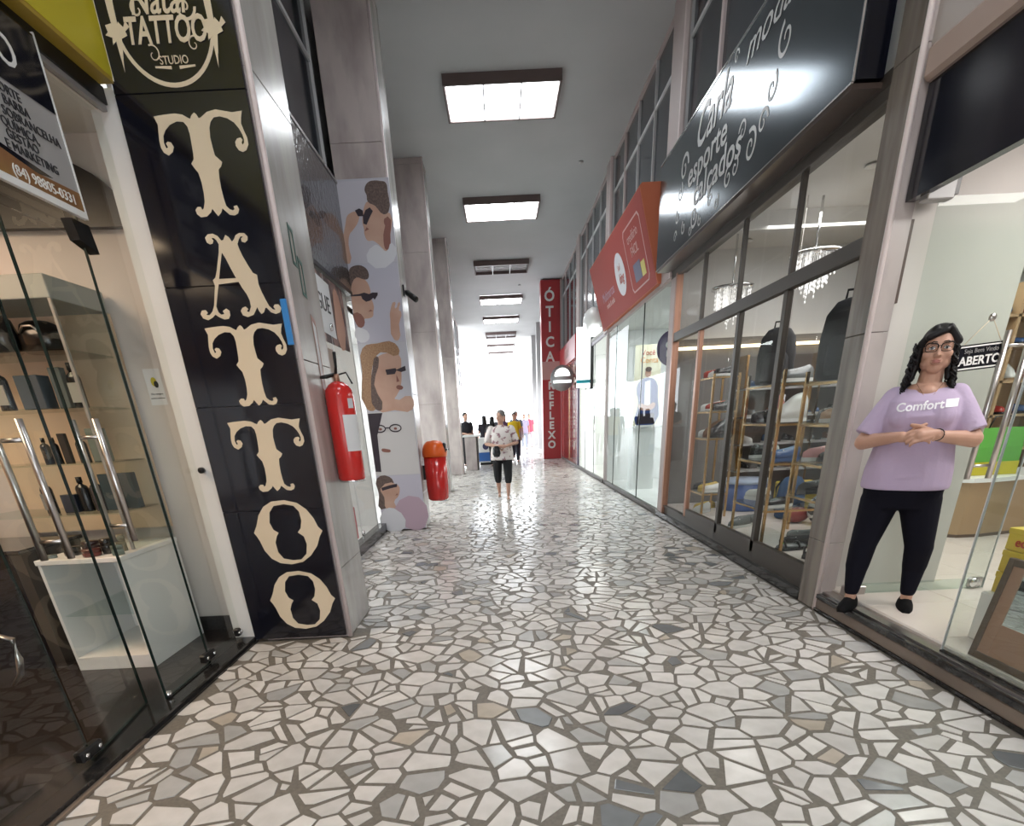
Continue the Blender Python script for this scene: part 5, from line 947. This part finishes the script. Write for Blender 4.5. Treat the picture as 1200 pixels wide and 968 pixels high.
def face_bits(t, c, k, lips=True):
    x, y, z = c
    for s in (-1, 1):
        MB().ell((x + s * .031 * k, y - .078 * k, z + .004 * k), .0135 * k, .0105 * k, .0062 * k, 12, 8).build('eye', M['eye'], t)
        MB().ell((x + s * .031 * k, y - .0865 * k, z + .004 * k), .0068 * k, .003 * k, .0060 * k, 10, 6).build('iris', M['hair'], t); MB().tube([(x + s * .016 * k, y - .086 * k, z + .006 * k), (x + s * .031 * k, y - .0905 * k, z + .0115 * k), (x + s * .046 * k, y - .083 * k, z + .006 * k)], [.0012 * k, .0022 * k, .0014 * k], 6).build('eyelashes', M['hair'], t)
        MB().tube([(x + s * .013 * k, y - .089 * k, z + .031 * k), (x + s * .03 * k, y - .091 * k, z + .034 * k), (x + s * .05 * k, y - .080 * k, z + .026 * k)], [.0025 * k, .0032 * k, .0015 * k], 6).build('eyebrow', M['hair'], t)
    MB().ell((x, y - .093 * k, z - .053 * k), .022 * k, .005 * k, .0045 * k, 12, 6).ell((x, y - .092 * k, z - .061 * k), .019 * k, .006 * k, .005 * k, 12, 6).build('lips', M['lips'], t)
# --- the woman in the shop doorway
wm = thing('person', 'woman in lilac tee and black leggings standing in the right doorway, hands clasped', 'person', (2.47, 3.40, .142), R(-33))
HC = (.006, -.015, 1.515); HK = 1.06
b = MB(); head_parts(b, HC, HK)
b.cap((0, .005, 1.30), (.008, .0, 1.45), .062, .056); b.ell((0, -.052, 1.300), .058, .060, .045, 16, 10)
b.loft([ering(z, a, c_, y) for z, a, c_, y in ((.78, .17, .13, .01), (.95, .17, .13, 0), (1.05, .16, .125, 0), (1.18, .16, .13, -.01), (1.28, .15, .10, 0), (1.35, .08, .06, .0))])
hL = Vector((.035, -.285, 1.075)); eR = Vector((-.262, -.055, 1.045)); eL = Vector((.268, -.06, 1.05))
for s, e in ((-1, eR), (1, eL)):
    b.cap((s * .150, 0, 1.27), e, .052, .043); wr = Vector((s * .078, -.248, 1.08)); b.cap(e, wr, .046, .027)
hand(b, (-.075, -.245, 1.070), (1, -.34, .20), (.1, .8, -.6), 1, .80, 1.12)
hand(b, (.080, -.250, 1.092), (-1, -.50, -.10), (-.1, .8, -.5), -1, .95, 1.12)
for s, x0, x1, yk in ((-1, -.135, -.15, -.06), (1, .135, .165, .05)): b.cap((s * .10, .0, .82), (x1 * .95, yk * .4 - .02, .42), .06, .035); b.cap((x1 * .95, yk * .4 - .02, .42), (x1, yk + .015, .28), .035, .033); b.cap((x1, yk + .015, .28), (x1, yk, .16), .033, .032); b.cap((x1, yk, .18), (x1, yk, .07), .038, .034)
body = b.remesh('body', M['skin'], wm, .0043, 4); face_bits(wm, HC, HK)
def torso_y(z):                                            # front surface of the tee
    ks = [(.78, .18, .0), (.88, .188, .0), (.98, .18, -.005), (1.08, .165, -.01), (1.18, .165, -.028), (1.26, .14, -.015), (1.33, .10, 0), (1.38, .07, .005)]
    for (z0, b0, y0), (z1, b1, y1) in zip(ks[:-1], ks[1:]):
        if z0 <= z <= z1: t = (z - z0) / (z1 - z0); return y0 + (y1 - y0) * t, b0 + (b1 - b0) * t
    return 0, .1
b = MB(); b.loft([bring(z, a, c_, y) for z, a, c_, y in ((.775, .226, .180, 0), (.80, .230, .185, .0), (.88, .226, .188, .0), (.98, .208, .18, -.005), (1.08, .190, .165, -.01), (1.18, .190, .165, -.028), (1.26, .180, .138, -.015), (1.30, .160, .108, .004), (1.325, .115, .080, .018), (1.345, .075, .055, .030))])
b.ell((-.078, -.115, 1.175), .082, .075, .082, 16, 10); b.ell((.078, -.115, 1.175), .082, .075, .082, 16, 10)
for s, e in ((-1, eR), (1, eL)):
    p0 = Vector((s * .143, 0, 1.275)); b.cap(p0, p0.lerp(e, .30), .068, .070); p1 = p0.lerp(e, .86); b.cyl(p0.lerp(e, .2), p1, .071, .076, 18)
    for q in range(3): f0 = p0.lerp(e, .25 + .2 * q); b.tube([f0 + Vector((s * .03, -.068, .01 * q)), f0 + Vector((s * .0, -.072, -.02)), f0 + Vector((-s * .03, -.056, -.05))], .006, 6)
for z, a0, a1, dz in ((.84, -30, 30, .03), (.90, -70, -10, .05), (.97, 10, 75, -.05), (1.04, -60, -20, .03), (1.03, 25, 60, -.03), (.87, 30, 80, -.02)):   # folds
    yy_, bb = torso_y(z); b.tube([(math.sin(R(a)) * (.215 if z < 1 else .192), yy_ - math.cos(R(a)) * bb * .985, z + dz * i_ / 4) for i_, a in enumerate([a0 + (a1 - a0) * q / 4 for q in range(5)])], [.004, .011, .015, .011, .004], 6)
tee = b.remesh('tee_shirt', M['lilac'], wm, .0065, 4)
MB().tube([(math.cos(2 * math.pi * q / 20) * .082, math.sin(2 * math.pi * q / 20) * .080 - .020, 1.318 + .034 * math.sin(2 * math.pi * q / 20)) for q in range(20)], .006, 6, closed=True).build('collar', M['lilac'], wm)
b = MB(); b.loft([bring(z, a, c_, y) for z, a, c_, y in ((.66, .185, .14, .01), (.72, .205, .155, .01), (.80, .212, .165, .01), (.86, .20, .15, 0))])
for s, x1, yk in ((-1, -.15, -.06), (1, .165, .05)):
    b.cap((s * .102, .0, .70), (x1 * .95, yk * .4 - .02, .42), .112, .076, 18); b.cap((x1 * .95, yk * .4 - .02, .42), (x1, yk + .015, .28), .078, .068, 16); b.cap((x1, yk + .015, .28), (x1, yk, .12), .066, .045, 16)
b.remesh('leggings', M['legging'], wm, .008, 5)
for s, x1, yk, rz in ((-1, -.15, -.06, .35), (1, .165, .05, -.05)):
    b = MB(); rg = []
    for i in range(10):
        t = i / 9; L = -.075 + .25 * t; w_ = .050 * math.sin(math.pi * min(1, .12 + .88 * t) ** .8) ** .4 * (1 + .12 * (t - .5)) if 0 < t < 1 else .02; h = (.082 - .036 * max(0, t - .3) / .7 if t < .95 else .03) if t > 0 else .04
        rg.append([(x1 + w_ * math.cos(a) + math.sin(-rz) * L * 0 + rz * -L * .6, yk + .01 - L, (.004 if math.sin(a) < 0 else math.sin(a) * h)) for a in [2 * math.pi * q / 14 for q in range(14)]])
    b.loft(rg, smooth=True); b.build('shoe', mat('black_knit_shoe', (.006, .006, .007), .9, bump=.4, scale=120, spec=.15), wm)
# hair
b = MB(); x, y, z = HC
b.ell((x, y + .030, z + .040), .088, .098, .094, 22, 14); b.ell((x, y + .055, z - .03), .088, .062, .11, 18, 12)
for s in (-1, 1):
    b.cap((x + s * .030, y - .055, z + .105), (x + s * .083, y - .030, z + .035), .018, .020); kx = 1. if s < 0 else .78; b.cap((x + s * .083 * kx, y - .020, z + .035), (x + s * .090 * kx, y + .005, z - .08), .018, .022); b.cap((x + s * .090 * kx, y + .005, z - .08), (x + s * .098 * kx, y, z - .14), .022, .018)
b.cap((x + .012, y - .075, z + .090), (x - .055, y - .068, z + .062), .016, .018)
b.remesh('hair', M['hair'], wm, .006, 3)
b = MB(); rr = random.Random(5)
for i in range(84):
    s = -1 if i % 2 else 1; a = rr.uniform(-.6, 1.5); x0 = x + s * (.074 + .026 * math.cos(a)) * (1. if s < 0 else .80); y0 = y + .035 * math.sin(a) + rr.uniform(-.03, .03); ph = rr.uniform(0, 6); zt = z + rr.uniform(-.06, .04); zl = z - rr.uniform(.17, .235); n_ = 16; am = rr.uniform(.010, .016)
    b.tube([(x0 + s * .028 * (q / n_) + am * math.cos(ph + q * 1.15), y0 - .012 * (q / n_) + am * math.sin(ph + q * 1.15), zt + (zl - zt) * q / n_) for q in range(n_ + 1)], [.0062 - .003 * q / n_ for q in range(n_ + 1)], 5)
b.build('hair_curls', M['hair'], wm)
# glasses
b = MB(); gk = HK
for s in (-1, 1):
    b.tube([(x + s * (.033 + .027 * math.copysign(abs(math.cos(a)) ** .7, math.cos(a))) * gk, y - (.104 - .012 * abs(.033 + .027 * math.cos(a) - .03) / .03) * gk, z + (.006 + .0195 * math.copysign(abs(math.sin(a)) ** .7, math.sin(a)) + (.004 if math.sin(a) > 0 and math.cos(a) > .3 else 0)) * gk) for a in [2 * math.pi * q / 20 for q in range(20)]], [.0030 if math.sin(2 * math.pi * q / 20) > -.2 else .0017 for q in range(20)], 6, closed=True)
    b.tube([(x + s * .062 * gk, y - .094 * gk, z + .015 * gk), (x + s * .080 * gk, y - .05, z + .012), (x + s * .082 * gk, y + .01, z + .005)], .0022, 6)
b.tube([(x - .007, y - .110, z + .012), (x, y - .113, z + .015), (x + .007, y - .110, z + .012)], .002, 6)
gl = b.build('glasses', M['hair'], wm); lens_g = glass('spectacle_lens', (.97, .97, .97), 1.3, .05, .6)
for s in (-1, 1): MB().ell((x + s * .033 * gk, y - .1035 * gk, z + .006 * gk), .026 * gk, .0015, .018 * gk, 16, 6).build('lens', lens_g, gl)
MB().ell((.01, -.128, 1.262), .005, .004, .007, 8, 6).build('pendant', M['redtext'], wm); MB().tube([(-.058, -.070, 1.35), (-.02, -.112, 1.295), (.01, -.126, 1.27), (.035, -.112, 1.295), (.066, -.066, 1.35)], .001, 4).build('necklace', M['gold'], wm)
cur = bpy.data.curves.new('tee_lettering', 'FONT'); cur.body = 'Comfort'; cur.size = .064; cur.align_x = 'CENTER'; cur.align_y = 'CENTER'; cur.offset = .0015; cur.resolution_u = 3
o = bpy.data.objects.new('tee_lettering', cur); COL.objects.link(o); dg = bpy.context.evaluated_depsgraph_get(); me = bpy.data.meshes.new_from_object(o.evaluated_get(dg)); bpy.data.objects.remove(o)
bm = bmesh.new(); bm.from_mesh(me)
bm2 = bmesh.new(); bm2.free()
sq = [bm.verts.new(v) for v in ((.120, -.018, 0), (.182, -.018, 0), (.182, .024, 0), (.120, .024, 0))]; bm.faces.new(sq)
bmesh.ops.subdivide_edges(bm, edges=[e for e in bm.edges if e.calc_length() > .02], cuts=5, use_grid_fill=True)
bpy.context.view_layer.update(); tdg = bpy.context.evaluated_depsgraph_get(); te = tee.evaluated_get(tdg)
for v in bm.verts:
    px_, pz_ = v.co.x * .96 - .022, 1.232 + v.co.y + v.co.x * .05; ok, loc, nrm, _ = te.ray_cast(Vector((px_, -.6, pz_)), Vector((0, 1, 0))); v.co = Vector((px_, (loc.y if ok else -.2) - .0055, pz_))
bm.to_mesh(me); bm.free(); me.materials.clear(); me.materials.append(M['lilac_white']); o = bpy.data.objects.new('tee_lettering', me); COL.objects.link(o); o.parent = wm
MB().tube([(.085 + .030 * math.cos(a), -.255, 1.085 + .030 * math.sin(a)) for a in [2 * math.pi * q / 14 for q in range(14)]], .003, 5, closed=True).build('bracelet', M['hair'], wm)

# --- walkers in the gallery
def walker(label, loc, rz, H, skin, top, bottom, hairm, stride=.12, arms='side', trl=.06, w=1., vox=.014, topm=None, sleeve=.55, head=0., long_hair=False, hold=None):
    t = thing('person', label, 'person', loc, rz); k = H / 1.65; b = MB(); hc = (0, -.01 * k, 1.545 * k)
    b2 = MB(); head_parts(b2, (0, 0, 0), k); ca, sa = math.cos(head), math.sin(head); b.add([(p[0] * ca - p[1] * sa + hc[0], p[0] * sa + p[1] * ca + hc[1], p[2] + hc[2]) for p in b2.v], b2.f, True)
    b.cap((0, .01, 1.36 * k), (0, 0, 1.47 * k), .055 * k, .05 * k); b.loft([ering(z * k, a * k * w, c_ * k * w) for z, a, c_ in ((.82, .15, .11), (1., .14, .10), (1.2, .15, .11), (1.33, .16, .09), (1.38, .08, .06))])
    tb_ = MB(); tb_.loft([bring(z * k, a * k * w, c_ * k * w) for z, a, c_ in ((.76, .21, .15), (.9, .20, .15), (1.05, .18, .14), (1.2, .185, .145), (1.31, .18, .12), (1.37, .11, .08), (1.40, .06, .055))])
    for s in (-1, 1):
        sh_ = Vector((s * .175 * k * w, 0, 1.32 * k))
        if arms == 'clasp' or (arms == 'half' and s < 0): e = Vector((s * .27 * k * w, -.02, 1.07 * k)); wr = Vector((s * .07 * k, -.24 * k, 1.02 * k)); hd = Vector((-s, -.3, .0)); hn = (0, 1, 0)
        else: sw = s * stride * .6; e = Vector((s * .245 * k * w, sw * .5 + .02, 1.06 * k)); wr = Vector((s * .26 * k * w, sw * 1.2 - .03, .83 * k)); hd = Vector((0, -.15, -1)); hn = (-s, 0, 0)
        b.cap(sh_, e, .045 * k, .037 * k); b.cap(e, wr, .037 * k, .024 * k); hand(b, wr, hd, hn, s, .5, k); tb_.cap(sh_, sh_.lerp(e, sleeve), .068 * k * w, .064 * k * w)
    lg = MB(); lg.loft([bring(z * k, a * k * w, c_ * k * w) for z, a, c_ in ((.74, .15, .12), (.82, .19, .14), (.92, .18, .13))])
    for s in (-1, 1):
        hp = Vector((s * .09 * k * w, 0, .82 * k)); fy = -s * stride; kn = Vector((s * .095 * k * w, fy * .5 - .03, .46 * k)); an = Vector((s * .09 * k, fy, (.085 if fy <= 0 else .12) * k))
        b.cap(hp, kn, .075 * k, .052 * k); b.cap(kn, an.lerp(kn, .5), .052 * k, .047 * k); b.cap(an.lerp(kn, .5), an, .047 * k, .03 * k); b.cap(an + Vector((0, .03 * k, -.045 * k)), an + Vector((0, -.12 * k, -.055 * k)), .030 * k, .026 * k)
        lg.cap(hp, kn, .095 * k * w, .072 * k * w)
        if trl < .4: lg.cap(kn, kn.lerp(an, 1 - trl), .072 * k * w, .056 * k)
        else: lg.cap(kn, kn.lerp(an, .25), .072 * k * w, .070 * k)
        f0 = an; fb = MB(); fb.loft([[(f0.x + .038 * k * math.cos(a) * (1 if i_ not in (0, 5) else .6), f0.y + (.06 - .22 * i_ / 5) * k, f0.z - .085 * k + max(.0, math.sin(a)) * (.05 - .006 * i_) * k) for a in [2 * math.pi * q / 10 for q in range(10)]] for i_ in range(6)], smooth=True); fb.build('shoe', M['paint'], t, color=(.5, .42, .36) if trl > .4 else (.02, .02, .02))
    b.remesh('body', skin, t, min(vox, .0125), 1); tb_.remesh('shirt', topm or M['cloth'], t, vox, 2, color=top); lg.remesh('trousers', M['cloth'], t, vox, 2, color=bottom)
    hb = MB(); hb.ell((hc[0] + .022 * sa * -1 * k, hc[1] + .03 * k * ca, hc[2] + .045 * k), .088 * k, .098 * k, .086 * k, 16, 10)
    if long_hair: hb.ell((hc[0], hc[1] + .06 * k, hc[2] - .10 * k), .10 * k, .06 * k, .16 * k, 14, 10)
    hb.remesh('hair', hairm, t, vox * .8, 2)
    if hold == 'bag': MB().loft([ering(-.16, .05, .03), ering(-.10, .075, .04), ering(0, .06, .03), ering(.03, .03, .02)]).build('clutch', M['gloss'], t, loc=(-.10, -.30 * k, 1.0 * k), color=BK)
    return t
walker('older grey-haired woman in patterned white blouse and black knee shorts walking towards the viewer', (0, 10.95, 0), R(0), 1.585, M['skin2'], (.6, .6, .6), (.006, .006, .008), M['hair_grey'], .11, 'clasp', .6, 1.12, .010, M['floral'], .75, R(-35), hold='bag')
walker('person in yellow shirt and dark trousers behind the older woman', (.50, 21.4, 0), 0, 1.66, M['skin'], (.80, .55, .02), (.02, .02, .035), M['hair'], .12, 'side', .06, .95, .018)
walker('man in grey-blue shirt behind the yellow shirt', (.62, 23.6, 0), 0, 1.74, M['skin2'], (.16, .22, .28), (.03, .03, .05), M['hair_grey'], .08)
walker('person in purple top between the older woman and the yellow shirt', (.13, 22.5, 0), R(10), 1.66, M['skin'], (.10, .05, .12), (.015, .015, .02), M['hair'], .1, long_hair=True)
walker('dark-clothed person just right of the older woman, farther off', (-.02, 24.5, 0), R(180), 1.68, M['skin'], (.02, .02, .025), (.02, .02, .03), M['hair'], .1, vox=.016)
walker('person in black with long dark hair left of the older woman', (-.62, 21.9, 0), R(200), 1.62, M['skin'], (.015, .013, .02), (.02, .018, .025), M['hair'], .06, long_hair=True, vox=.016)
walker('dark-haired person half hidden behind the shoulder of the older woman', (-.28, 19.6, 0), R(170), 1.56, M['skin'], (.02, .02, .02), (.02, .02, .02), M['hair'], .1, long_hair=True, vox=.016)
walker('person in black leaning behind the kiosk counter', (-1.18, 19.75, 0), R(30), 1.72, M['skin'], (.012, .012, .018), (.015, .015, .02), M['hair'], .03, 'half', vox=.018)
walker('person in red and white walking by the far grey column', (1.62, 33.0, 0), R(15), 1.72, M['skin2'], (.45, .06, .10), (.45, .35, .38), M['hair'], .15, vox=.018)
walker('person in pale clothes at the far end of the gallery', (1.25, 31.0, 0), 0, 1.70, M['skin2'], (.35, .30, .42), (.30, .32, .38), M['hair'], .1, vox=.018)
# ------------------------------------------------------------------ flat prints and lettering become plain meshes
bpy.context.view_layer.update(); dg = bpy.context.evaluated_depsgraph_get()
for o in [o for o in bpy.data.objects if o.type in ('CURVE', 'FONT')]:
    me = bpy.data.meshes.new_from_object(o.evaluated_get(dg)); n = bpy.data.objects.new('tmp', me); nm = o.name
    n.parent = o.parent; n.matrix_local = o.matrix_local.copy(); COL.objects.link(n)
    for k_ in o.keys():
        if not k_.startswith('_'): n[k_] = o[k_]
    bpy.data.objects.remove(o); n.name = nm
